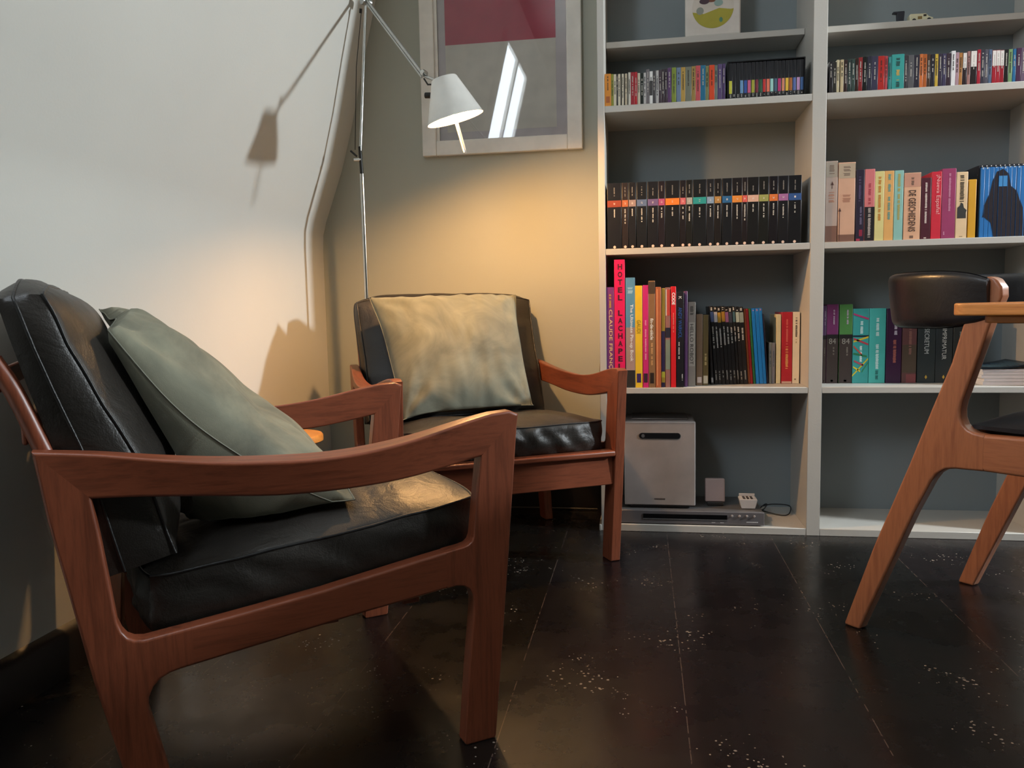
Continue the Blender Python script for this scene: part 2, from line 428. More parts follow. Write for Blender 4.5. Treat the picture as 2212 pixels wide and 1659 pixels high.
def ordn(i):
    w = ['first', 'second', 'third', 'fourth', 'fifth', 'sixth', 'seventh', 'eighth', 'ninth', 'tenth', 'eleventh', 'twelfth']
    if i <= 12: return w[i-1]
    return '%d%s' % (i, {1: 'st', 2: 'nd', 3: 'rd'}.get(i % 10 if i not in (11, 12, 13) else 0, 'th'))
ROWS = {}
ROWS['L2'] = [
    [-118, -97, 102, 2691, "d88a2c", "orange", "B"],
    [-97, -89, 98, 2691, "8a8c2e", "olive", "C"],
    [-89, -80, 97, 2691, "cfc6ae", "cream", "C"],
    [-80, -75, 97, 2691, "1c1a18", "black", "C"],
    [-75, -67, 97, 2691, "cfc6ae", "cream", "C"],
    [-63, -56, 97, 2691, "cdc4ae", "cream", "C"],
    [-53, -45, 97, 2691, "b8ab92", "beige", "C"],
    [-42, -34, 100, 2691, "c9c3b6", "pale grey", "C"],
    [-34, -22, 100, 2691, "9a2630", "red", "C"],
    [-22, -13, 100, 2691, "b0232b", "crimson", "C"],
    [-12, -4, 96, 2691, "c8bda6", "cream", "C"],
    [-3, 7, 95, 2691, "20261f", "dark green", "C"],
    [7, 15, 96, 2691, "b9b6b4", "light grey", "C"],
    [15, 26, 106, 2691, "6f6a6c", "mid grey", "C"],
    [26, 36, 101, 2691, "e2e0dd", "white", "P"],
    [36, 45, 101, 2691, "4a4648", "dark grey", "C"],
    [46, 55, 100, 2691, "b5b2b0", "light grey", "C"],
    [55, 64, 102, 2691, "463a40", "dark mauve", "C"],
    [64, 73, 103, 2691, "3f3238", "dark mauve", "C"],
    [74, 82, 104, 2691, "3a2c36", "dark plum", "C"],
    [83, 95, 106, 2691, "5b3f66", "purple", "C"],
    [96, 110, 106, 2691, "7f8f3d", "moss green", "C"],
    [111, 125, 105, 2691, "6d8098", "grey blue", "C"],
    [125, 139, 105, 2691, "b3924c", "mustard", "C"],
    [139, 158, 105, 2691, "76796a", "grey green", "C"],
    [158, 171, 106, 2691, "9d824b", "tan", "C"],
    [171, 186, 107, 2691, "c2555a", "coral red", "C"],
    [186, 202, 107, 2691, "2c6d8c", "teal blue", "C"],
    [202, 212, 104, 2691, "7b7d55", "olive grey", "C"],
    [213, 230, 106, 2691, "d24c2c", "orange red", "C"],
    [230, 239, 104, 2691, "6f7a72", "grey green", "C"],
    [240, 253, 107, 2691, "5a4a72", "dusty purple", "C"],
    [254, 263, 108, 2691, "4d3a63", "deep purple", "C"],
    [274, 285, 110, 2693, "232326", "black", "D", "c3c23f"],
    [285, 296, 110, 2693, "232326", "black", "D", ""],
    [297, 308, 110, 2693, "232326", "black", "D", ""],
    [308, 319, 110, 2693, "232326", "black", "D", "6a96bd"],
    [320, 331, 109, 2693, "232326", "black", "D", "37559a"],
    [331, 342, 109, 2693, "232326", "black", "D", "c75b80"],
    [343, 354, 109, 2693, "232326", "black", "D", "a6a336"],
    [355, 365, 109, 2693, "232326", "black", "D", "7a2a35"],
    [366, 377, 109, 2693, "232326", "black", "D", "2d5a3c"],
    [378, 388, 109, 2693, "232326", "black", "D", "c63431"],
    [389, 400, 109, 2693, "232326", "black", "D", "e0765c"],
    [400, 411, 109, 2693, "232326", "black", "D", "9ed0c8"],
    [412, 423, 109, 2693, "232326", "black", "D", "4b6277"],
    [423, 434, 108, 2693, "232326", "black", "D", "b4366f"],
    [435, 445, 108, 2693, "232326", "black", "D", "d98a6a"],
    [446, 457, 108, 2693, "232326", "black", "D", "e3b53f"],
    [457, 468, 108, 2693, "232326", "black", "D", "a8652f"],
    [469, 479, 108, 2693, "232326", "black", "D", "5a6ea8"],
    [480, 491, 108, 2693, "232326", "black", "D", "b98fb8"],
    [491, 502, 108, 2693, "232326", "black", "D", "3b5c8c"],
]
ROWS['R2'] = [
    [577, 588, 92, 2691, "2b2729", "black", "C"],
    [588, 599, 90, 2691, "33302c", "charcoal", "C"],
    [599, 607, 96, 2691, "cbbd99", "cream", "C"],
    [610, 620, 96, 2691, "c6b48f", "cream", "C"],
    [621, 631, 94, 2691, "3b2a28", "dark brown", "C"],
    [632, 642, 96, 2691, "33403c", "dark green", "C"],
    [643, 653, 96, 2691, "3c4c47", "slate green", "C"],
    [654, 663, 97, 2691, "35251f", "dark brown", "C"],
    [663, 675, 99, 2691, "8b2c2e", "dark red", "C"],
    [676, 688, 100, 2691, "1b1b1a", "black", "C"],
    [689, 702, 101, 2691, "33323f", "navy", "C"],
    [702, 720, 100, 2691, "3f3c50", "navy", "C"],
    [720, 739, 99, 2691, "b3302c", "bright red", "C"],
    [740, 748, 98, 2691, "b5474e", "rose red", "C"],
    [750, 759, 94, 2691, "3f8b89", "teal", "C"],
    [760, 796, 103, 2691, "419d97", "turquoise", "T"],
    [796, 806, 96, 2691, "403b40", "charcoal", "C"],
    [807, 824, 96, 2691, "5d5c5f", "grey", "C"],
    [824, 840, 95, 2691, "33303b", "dark navy", "C"],
    [840, 850, 97, 2691, "cf7440", "orange", "C"],
    [850, 861, 96, 2691, "b3602f", "rust", "C"],
    [861, 871, 95, 2691, "4a3a30", "brown", "C"],
    [872, 883, 94, 2691, "2e2c33", "black", "C"],
    [884, 893, 94, 2691, "c9a944", "yellow", "C"],
    [894, 904, 94, 2691, "3c3444", "plum", "C"],
    [905, 916, 94, 2691, "46405a", "violet grey", "C"],
    [916, 929, 94, 2691, "3d2f38", "dark mauve", "C"],
    [930, 942, 100, 2691, "e6e4e4", "white", "C"],
    [942, 952, 95, 2691, "b08f98", "pinkish grey", "C"],
    [952, 962, 93, 2691, "b07a45", "tan", "C"],
    [963, 974, 95, 2691, "33282a", "black", "P"],
    [975, 984, 96, 2691, "a37873", "dusty pink", "C"],
    [985, 1002, 99, 2691, "2c2425", "black", "P"],
    [1003, 1013, 99, 2691, "a92a39", "red", "C"],
    [1013, 1024, 97, 2691, "3d3a45", "charcoal", "C"],
    [1024, 1034, 98, 2691, "57545f", "grey", "C"],
    [1035, 1044, 97, 2691, "5a6b85", "grey blue", "C"],
    [1045, 1056, 96, 2691, "a32733", "red", "P"],
    [1056, 1067, 96, 2691, "a82a36", "red", "P"],
    [1067, 1078, 95, 2691, "9c2430", "red", "P"],
    [1078, 1090, 94, 2691, "211e1d", "black", "C"],
    [1090, 1101, 94, 2691, "7c9c6c", "sage green", "C"],
    [1102, 1111, 94, 2691, "2f6a96", "blue", "C"],
    [1112, 1125, 96, 2691, "4d2f49", "plum", "C"],
    [1125, 1138, 96, 2691, "6c5b6d", "mauve", "C"],
    [1139, 1151, 95, 2691, "2e2c30", "black", "C"],
]
ROWS['L3'] = [
    [-113, -66, 212, 2691, "19181b", "rust", "K", "8f3d25"],
    [-65, -44, 212, 2691, "2a211f", "copper", "K", "b3643a"],
    [-43, -19, 211, 2691, "1c1a1c", "pinkish grey", "K", "9d8480"],
    [-17, 16, 212, 2691, "1a1a1c", "slate blue", "K", "5d6f92"],
    [18, 53, 212, 2691, "1c1b1e", "dusty purple", "K", "6e5a86"],
    [53, 74, 212, 2691, "221a1e", "rose", "K", "b3527c"],
    [75, 121, 214, 2691, "1a191a", "bright orange", "K", "f0812e"],
    [122, 141, 213, 2691, "201a1b", "salmon", "K", "d06a6e"],
    [142, 162, 213, 2691, "1e1d19", "pale grey", "K", "aaa9a0"],
    [163, 206, 214, 2691, "191a1c", "teal", "K", "2f9a96"],
    [207, 230, 213, 2691, "202023", "pale blue", "K", "8aa3bd"],
    [231, 253, 213, 2691, "1e1a18", "tan", "K", "b3874a"],
    [255, 286, 214, 2691, "18191d", "steel blue", "K", "2f6796"],
    [286, 318, 214, 2691, "1b1719", "orange", "K", "e8913e"],
    [318, 334, 213, 2691, "211a1b", "coral", "K", "e0645a"],
    [334, 369, 214, 2691, "1a1919", "peach", "K", "e0b39b"],
    [369, 400, 213, 2691, "1b1b18", "olive", "K", "a3a45c"],
    [401, 428, 214, 2691, "191519", "orange red", "K", "e27a3a"],
    [429, 460, 214, 2691, "1a191c", "lilac", "K", "ac6f9f"],
    [460, 500, 215, 2691, "161619", "navy", "K", "33568f"],
]
ROWS['R3'] = [
    [573, 609, 252, 2695, "b39e92", "greyish pink", "lampA"],
    [611, 662, 246, 2695, "d3a78c", "peach", "lampB"],
    [664, 689, 222, 2695, "2a2336", "dark navy", "navy"],
    [690, 720, 222, 2695, "d4797a", "pink and black", "pinkblack"],
    [720, 748, 214, 2695, "dcd08c", "pale yellow", "lines"],
    [748, 776, 214, 2695, "e3ad68", "pale orange", "lines"],
    [777, 804, 214, 2695, "8fc0b6", "pale aqua", "lines"],
    [806, 855, 205, 2695, "e0ae8c", "peach", "geschiedenis"],
    [856, 885, 188, 2695, "4d1c2a", "maroon", "maroon"],
    [886, 915, 205, 2695, "d02b3e", "red", "repubal"],
    [916, 956, 213, 2695, "9b3d66", "magenta", "magenta"],
    [957, 990, 201, 2695, "e6c79d", "cream", "figure"],
    [993, 1015, 177, 2695, "d9a12b", "golden yellow", "plain"],
    [1027, 1039, 197, 2699, "2d72b4", "blue", "set0"],
    [1039, 1052, 197, 2699, "2d72b4", "blue", "set1"],
    [1052, 1065, 197, 2699, "2d72b4", "blue", "set2"],
    [1065, 1077, 197, 2699, "2d72b4", "blue", "set3"],
    [1078, 1090, 197, 2699, "2d72b4", "blue", "set4"],
    [1090, 1103, 197, 2699, "2d72b4", "blue", "set5"],
    [1103, 1116, 196, 2699, "2d72b4", "blue", "set6"],
    [1116, 1128, 196, 2699, "2d72b4", "blue", "set7"],
    [1129, 1141, 196, 2699, "2d72b4", "blue", "set8"],
    [1141, 1153, 196, 2699, "2d72b4", "blue", "set9"],
]
ROWS['L4'] = [
    [-118, -93, 336, 2693, "7d3c7a", "purple", "claude"],
    [-92, -57, 426, 2693, "e8215f", "hot pink", "hotel"],
    [-55, -24, 366, 2693, "5f93b4", "blue and skin-toned", "pinup"],
    [-24, 0, 339, 2693, "f0c433", "yellow", "gaudi"],
    [1, 20, 340, 2693, "d02f74", "magenta", "mag"],
    [20, 42, 354, 2693, "8f6a48", "brown photo", "fin"],
    [43, 61, 333, 2693, "b5653f", "rust brown", "plain2"],
    [62, 74, 329, 2699, "a88a35", "olive yellow", "multi1"],
    [75, 91, 331, 2699, "9b6a62", "red and grey", "multi2"],
    [93, 110, 334, 2699, "d9222a", "bright red", "code"],
    [111, 135, 315, 2699, "1e1c22", "black", "andy"],
    [137, 148, 318, 2717, "6d4772", "purple", "plain3"],
    [150, 175, 282, 2732, "857c72", "grey", "robot"],
    [179, 200, 241, 2757, "7d6450", "grey brown", "heart"],
    [201, 219, 238, 2757, "6b5a38", "olive brown", "label"],
    [231, 240, 238, 2787, "2c2c30", "dark grey", "label2"],
    [244, 256, 266, 2797, "1d1b1c", "black", "mag0"],
    [256, 268, 265, 2797, "1d1b1c", "black", "mag1"],
    [268, 280, 263, 2797, "1d1b1c", "black", "mag2"],
    [281, 293, 266, 2797, "1d1b1c", "black", "mag3"],
    [293, 305, 264, 2797, "1d1b1c", "black", "mag4"],
    [305, 317, 262, 2797, "1d1b1c", "black", "mag5"],
    [318, 327, 265, 2797, "1d1b1c", "black", "mag6"],
    [328, 340, 263, 2797, "1d1b1c", "black", "mag7"],
    [340, 354, 262, 2797, "1d1b1c", "black", "mag8"],
    [355, 363, 255, 2807, "a2552d", "orange brown", "leanp"],
    [363, 372, 255, 2807, "b3282a", "red", "leanp"],
    [373, 381, 256, 2807, "2a6840", "green", "leanp"],
    [382, 393, 256, 2807, "1f7fd0", "bright blue", "leanp"],
    [394, 406, 256, 2807, "1f7bca", "bright blue", "leanp"],
    [406, 417, 257, 2807, "1c74bf", "bright blue", "leanp"],
    [418, 422, 237, 2807, "202038", "dark navy", "leanp"],
    [424, 434, 140, 2817, "8c8a80", "grey", "small"],
    [434, 445, 139, 2817, "7b7a80", "grey", "small"],
    [448, 463, 235, 2817, "dccfa4", "cream", "plain"],
    [465, 500, 242, 2817, "b52a36", "red", "redbook"],
    [501, 524, 242, 2817, "ead8bb", "ivory", "ivory"],
]
ROWS['R4'] = [
    [597, 609, 261, 2817, "4a3350", "dark violet", "n84s"],
    [610, 647, 265, 2817, "6f2f5c", "purple and brown", "n84p"],
    [650, 692, 264, 2817, "4d7f41", "green and brown", "n84g"],
    [693, 744, 249, 2817, "3f9d98", "teal with coloured strokes", "strokes"],
    [745, 797, 249, 2817, "4fb8ae", "turquoise", "turq"],
    [799, 847, 247, 2817, "3f2040", "dark purple", "purp"],
    [849, 894, 244, 2817, "6b4544", "reddish brown", "brown"],
    [897, 952, 243, 2817, "333a3b", "dark slate", "SECRETUM"],
    [953, 1004, 241, 2817, "32383a", "dark slate", "IMPRIMATUR"],
    [1006, 1052, 240, 2817, "303536", "dark slate", "third"],
]

ZS = {'L2': 1.412, 'L3': .952, 'L4': .490, 'R2': 1.412, 'R3': .952, 'R4': .490}
SLOT = {'L2': 'media shelf of left bay', 'R2': 'media shelf of right bay', 'L3': 'row of black paperbacks',
        'L4': 'second lowest shelf of left bay', 'R3': 'middle shelf of right bay', 'R4': 'second lowest shelf of right bay'}
ci = 0
for row in ('L2', 'R2'):
    grp = 'CD and DVD cases on the %s' % ('left bay media shelf' if row == 'L2' else 'right bay media shelf')
    bset = 0
    for i, e in enumerate(ROWS[row]):
        x0, x1, h, y, col, cn, k = e[:7]; x0 /= 1000; x1 /= 1000; h = (h+ (2 if k == 'C' else 0))/1000; y /= 1000
        nm = 'dvd_case' if k == 'D' else 'cd_case'
        o, w = book(x0, x1, h, y, ZS[row], col, nm, .125, rough=.3, pages=False)
        rnd = random.Random(i*7+len(row))
        lum = sum(srgb(col)[:3])/3
        ink = '2a2622' if lum > .16 else 'b9b4aa'
        if k == 'D':
            bset += 1
            if e[7]: patch('colour_label', o, .0008, w-.0008, h*.14, h*.50, e[7])
            dashes(o, w, h*.12, h*.04, w/2, w*.35, 'a9a6a0', 'spine_mark', i)
            lab = 'black DVD case %s, %s in the black boxed set' % ('with coloured spine label' if e[7] else 'with plain dark spine', ordn(bset))
        else:
            z1 = h*rnd.uniform(.8, .93); z0 = h*rnd.uniform(.2, .5)
            if k == 'T':
                dashes(o, w, h*.95, h*.68, w*.5, w*.34, '1e3b3a', 'title_text', 4); dashes(o, w, h*.55, h*.26, w*.5, w*.28, 'c9a24a', 'subtitle_text', 5); dashes(o, w, h*.2, h*.05, w*.5, w*.3, '1e3b3a', 'spine_mark', 6)
            else:
                dashes(o, w, z1, z0, w/2, min(w*.38, .0035), ink, 'spine_text', i*3+1)
            if k == 'P':
                patch('white_label', o, .0003, w-.0003, h*(.62 if row == 'L2' else .52), h*.985, 'e4dcd6') if cn != 'white' else patch('dark_label', o, .0003, w-.0003, h*.25, h*.7, '3a3638')
            if k == 'B': patch('spine_mark', o, w*.2, w*.8, h*.1, h*.3, 'a85a22')
            wd = 'wide ' if w > .022 else ('thin ' if w < .0075 else '')
            lab = '%s%s CD case, %s from left on the %s' % (wd, cn, ordn(i+1), SLOT[row])
        tag(o, lab, 'CD case' if k != 'D' else 'DVD case', grp)
# open black slipcase round the boxed set
e0, e1 = [e for e in ROWS['L2'] if e[6] == 'D'][0], [e for e in ROWS['L2'] if e[6] == 'D'][-1]
xa, xb, hh = e0[0]/1000-.0008, e1[1]/1000+.001, max(e[2] for e in ROWS['L2'] if e[6] == 'D')/1000+.001
bm = bmesh.new(); yy = 2.6915
box(bm, xa-.004, xa, yy, yy+.132, 1.4123, 1.412+hh+.004); box(bm, xb, xb+.003, yy, yy+.132, 1.4123, 1.412+hh+.004); box(bm, xa, xb, yy, yy+.132, 1.412+hh+.001, 1.412+hh+.004); box(bm, xa, xb, yy+.128, yy+.132, 1.4123, 1.412+hh+.001)
tag(mk('slipcase', bm, plain('121214', .35), smooth=0), 'open black slipcase holding the boxed set of black DVD cases', 'box')

for i, e in enumerate(ROWS['L3']):
    x0, x1, h, y, col, cn, k, band = e; x0 /= 1000; x1 /= 1000; y /= 1000; h = .213
    o, w = book(x0, x1, h, y, .952, col, 'book', .15, True, .32)
    patch('colour_band', o, .0004, w-.0004, h*.635, h*.735, band)
    stext(o, str(20-i), w, h*.685, min(w*.4, .006), .005, 'efe7dd', y=-.0004, name='volume_number')
    o_ = [c_ for c_ in o.children if c_.name.startswith('volume_number')]
    dashes(o, w, h*.93, h*(.80), w/2, min(.0036, w*.35), '8f8a82', 'author_text', i)
    dashes(o, w, h*.60, h*random.Random(i).uniform(.36, .50), w/2, min(.0042, w*.4), 'cfcabf', 'title_text', i+60)
    bm = bmesh.new(); lathe(bm, [(.0045, -.0003), (.0045, .0001)], 16, Matrix.Translation((w/2, 0, .0052)) @ Matrix.Rotation(PI/2, 4, 'X'))
    mk('publisher_mark', bm, plain('e8c9b4', .5), o, smooth=0)
    tag(o, 'black paperback with %s band, %s from left in the %s' % (cn, ordn(i+1), SLOT['L3']), 'book', 'black paperbacks with coloured bands')

def deco_R3(o, w, h, d, i):
    if d == 'lampA' or d == 'lampB':
        patch('tinted_panel', o, .0004, w-.0004, h*.80, h*.985, 'a39788' if d == 'lampA' else 'b8a58d')
        bm = bmesh.new(); f = .72 if d == 'lampA' else .12
        lx = w*(.55 if d == 'lampA' else .10); zt = h*.72 if d == 'lampA' else h*.40
        box(bm, lx-.0007, lx+.0007, -.0005, -.0001, 0.002 if d == 'lampB' else h*.66, zt)
        vs = [bm.verts.new((lx+a, -.0005, zt+b)) for a, b in ((-.0045, -.004), (.0045, -.004), (0, .008))]; bm.faces.new(vs)
        mk('street_lamp_picture', bm, plain('5c3b33', .6), o, smooth=0)
        dashes(o, w, h*.95, h*.84, w*.5, w*.45, '7c6a5c', 'author_text', i)
        dashes(o, w, h*.62, h*.50, w*.5, w*.5, 'b07f68', 'title_text', i+3)
        patch('dusky_panel', o, .0004, w-.0004, .001, h*(.2 if d == 'lampA' else .09), '7d5a4c')
    elif d == 'navy':
        dashes(o, w, h*.48, h*.24, w*.62, w*.26, '6f6782', 'title_text', 2); dashes(o, w, h*.9, h*.55, w*.45, w*.3, '54496a', 'author_text', 3)
        patch('red_figure', o, w*.45, w*.85, h*.07, h*.16, '8c2740'); patch('red_figure', o, w*.1, w*.55, .001, h*.035, 'a8324a')
    elif d == 'pinkblack':
        patch('black_panel', o, .0003, w-.0003, .0006, h*.475, '1c191b')
        dashes(o, w, h*.46, h*.03, w*.5, w*.3, 'b4a8a0', 'title_text', 8); dashes(o, w, h*.80, h*.52, w*.5, w*.25, 'a83a48', 'author_text', 9)
    elif d == 'lines':
        ink = {0: 'b8a552', 1: 'c47f2c', 2: '5b9c93'}[i % 3]
        dashes(o, w, h*.95, h*.70, w*.52, w*.3, ink, 'author_text', i); dashes(o, w, h*.66, h*.30, w*.52, w*.28, ink, 'title_text', i+2)
    elif d == 'geschiedenis':
        patch('grey_pink_panel', o, .0004, w-.0004, h*.79, h*.99, 'c8937c')
        stext(o, 'DE GESCHIEDENIS', w, h*.43, h*.62, w*.42, '4b352c', y=-.0004, bold=.015); dashes(o, w, h*.96, h*.82, w*.5, w*.18, '5e4639', 'author_text', 4)
        patch('publisher_mark', o, w*.38, w*.6, h*.02, h*.06, '7d6050')
    elif d == 'maroon':
        dashes(o, w, h*.92, h*.27, w*.5, w*.22, 'e0cfc6', 'title_text', 12); patch('publisher_mark', o, w*.35, w*.6, h*.01, h*.03, 'c9b2a8')
    elif d == 'repubal':
        stext(o, '¡Nueva España!', w, h*.66, h*.58, w*.5, 'f0b6b4', cx=w*.62)
    elif d == 'magenta':
        dashes(o, w, h*.93, h*.40, w*.55, w*.16, 'c98aa4', 'title_text', 21); dashes(o, w, h*.12, h*.05, w*.2, w*.12, 'c98aa4', 'spine_mark', 22)
    elif d == 'figure':
        dashes(o, w, h*.95, h*.56, w*.5, w*.38, '3d3326', 'title_text', 23)
        bm = bmesh.new()
        pts = [(.12, .30), (.9, .30), (.88, .38), (.95, .42), (.7, .46), (.62, .52), (.42, .54), (.34, .49), (.12, .46)]
        vs = [bm.verts.new((a*w, -.0005, b*h)) for a, b in pts]; bm.faces.new(vs)
        mk('black_figure_print', bm, plain('2a2a26', .6), o, smooth=0); dashes(o, w, h*.06, h*.02, w*.5, w*.3, '8c7a5c', 'spine_mark', 4)
for i, e in enumerate(ROWS['R3']):
    x0, x1, h, y, col, cn, k = e; x0 /= 1000; x1 /= 1000; h /= 1000; y /= 1000
    if k.startswith('set'):
        n_ = int(k[3:]); h = .212
        o, w = book(x0, x1, h, y, .952, col, 'book', .14, True, .35)
        tot = 10.0
        # dark seated silhouette running across the ten spines
        def sil(u):
            tops = [(0, 0), (.04, 0), (.10, .46), (.2, .60), (.27, .80), (.36, .93), (.5, .97), (.62, .90), (.68, .72), (.8, .66), (.90, .50), (.97, .40), (1, 0)]
            bots = [(0, .3), (.12, .28), (.26, .20), (.32, .0), (1, .0)]
            def it(T):
                for (a, b), (c_, d_) in zip(T, T[1:]):
                    if a <= u <= c_: return b+(d_-b)*(u-a)/(c_-a)
                return 0
            return it(bots), it(tops)
        bm = bmesh.new(); m_ = 6; prev = None
        for q in range(m_+1):
            u = (n_+q/m_)/tot; a, b = sil(u); b = max(a, b)
            vx = (w*.04+w*.92*q/m_); cur = (bm.verts.new((vx, -.0004, a*h+.0006)), bm.verts.new((vx, -.0004, b*h)))
            if prev and (b-a > .01): bm.faces.new((prev[0], cur[0], cur[1], prev[1]))
            prev = cur
        if bm.faces: mk('dark_figure_print', bm, plain('231d24', .4), o, smooth=0)
        else: bm.free()
        if n_ in (4, 5): patch('pale_blue_print', o, .0006, w-.0006, h*.72, h*.87, '3d88c2', th=.0007)
        dashes(o, w, h*1.0, h*.985, w/2, w*.4, 'c8d4dc', 'volume_number', i)
        tag(o, 'blue paperback with part of a dark figure, %s from left in the boxed blue set' % ordn(n_+1), 'book', 'blue set of paperbacks in a slipcase')
        continue
    o, w = book(x0, x1, h, y, .952, col, 'book', .15, True, .42)
    deco_R3(o, w, h, k, i)
    extra = {'lampA': 'thick greyish pink paperback with a small street lamp picture', 'lampB': 'thick peach paperback with a tall street lamp picture',
             'navy': 'dark navy paperback with red marks at the foot', 'pinkblack': 'narrow paperback with pink top half and black lower half',
             'geschiedenis': 'peach book with large brown letters DE GESCHIEDENIS', 'maroon': 'dark maroon paperback with white lettering',
             'repubal': 'red book with pale pink lettering', 'magenta': 'tall magenta purple book beside the red one', 'figure': 'cream book with a black horseman-like print',
             'plain': 'short golden yellow book left of the blue boxed set'}.get(k, '%s paperback in a pastel trio' % cn)
    tag(o, extra + ', right bay middle shelf', 'book', 'books on the right bay middle shelf')
bs = [e for e in ROWS['R3'] if e[6].startswith('set')]; xa, xb = bs[0][0]/1000-.0012, bs[-1][1]/1000+.001
bm = bmesh.new(); yy = 2.7035
box(bm, xa-.003, xa, yy, yy+.15, .9523, 1.172); box(bm, xb, xb+.003, yy, yy+.15, .9523, 1.172); box(bm, xa, xb, yy, yy+.15, 1.166, 1.172); box(bm, xa, xb, yy+.146, yy+.15, .9523, 1.166)
sc_ = mk('slipcase', bm, plain('23252c', .4), smooth=0); tag(sc_, 'dark slipcase with white dots holding the blue paperback set', 'box')
bm = bmesh.new()
for q in range(10): lathe(bm, [(.0016, -.0003), (.0016, .0001)], 10, Matrix.Translation((xa+(q+.5)*(xb-xa)/10, yy, 1.169)) @ Matrix.Rotation(PI/2, 4, 'X'))
mk('white_dots', bm, WHITE, sc_, smooth=0)

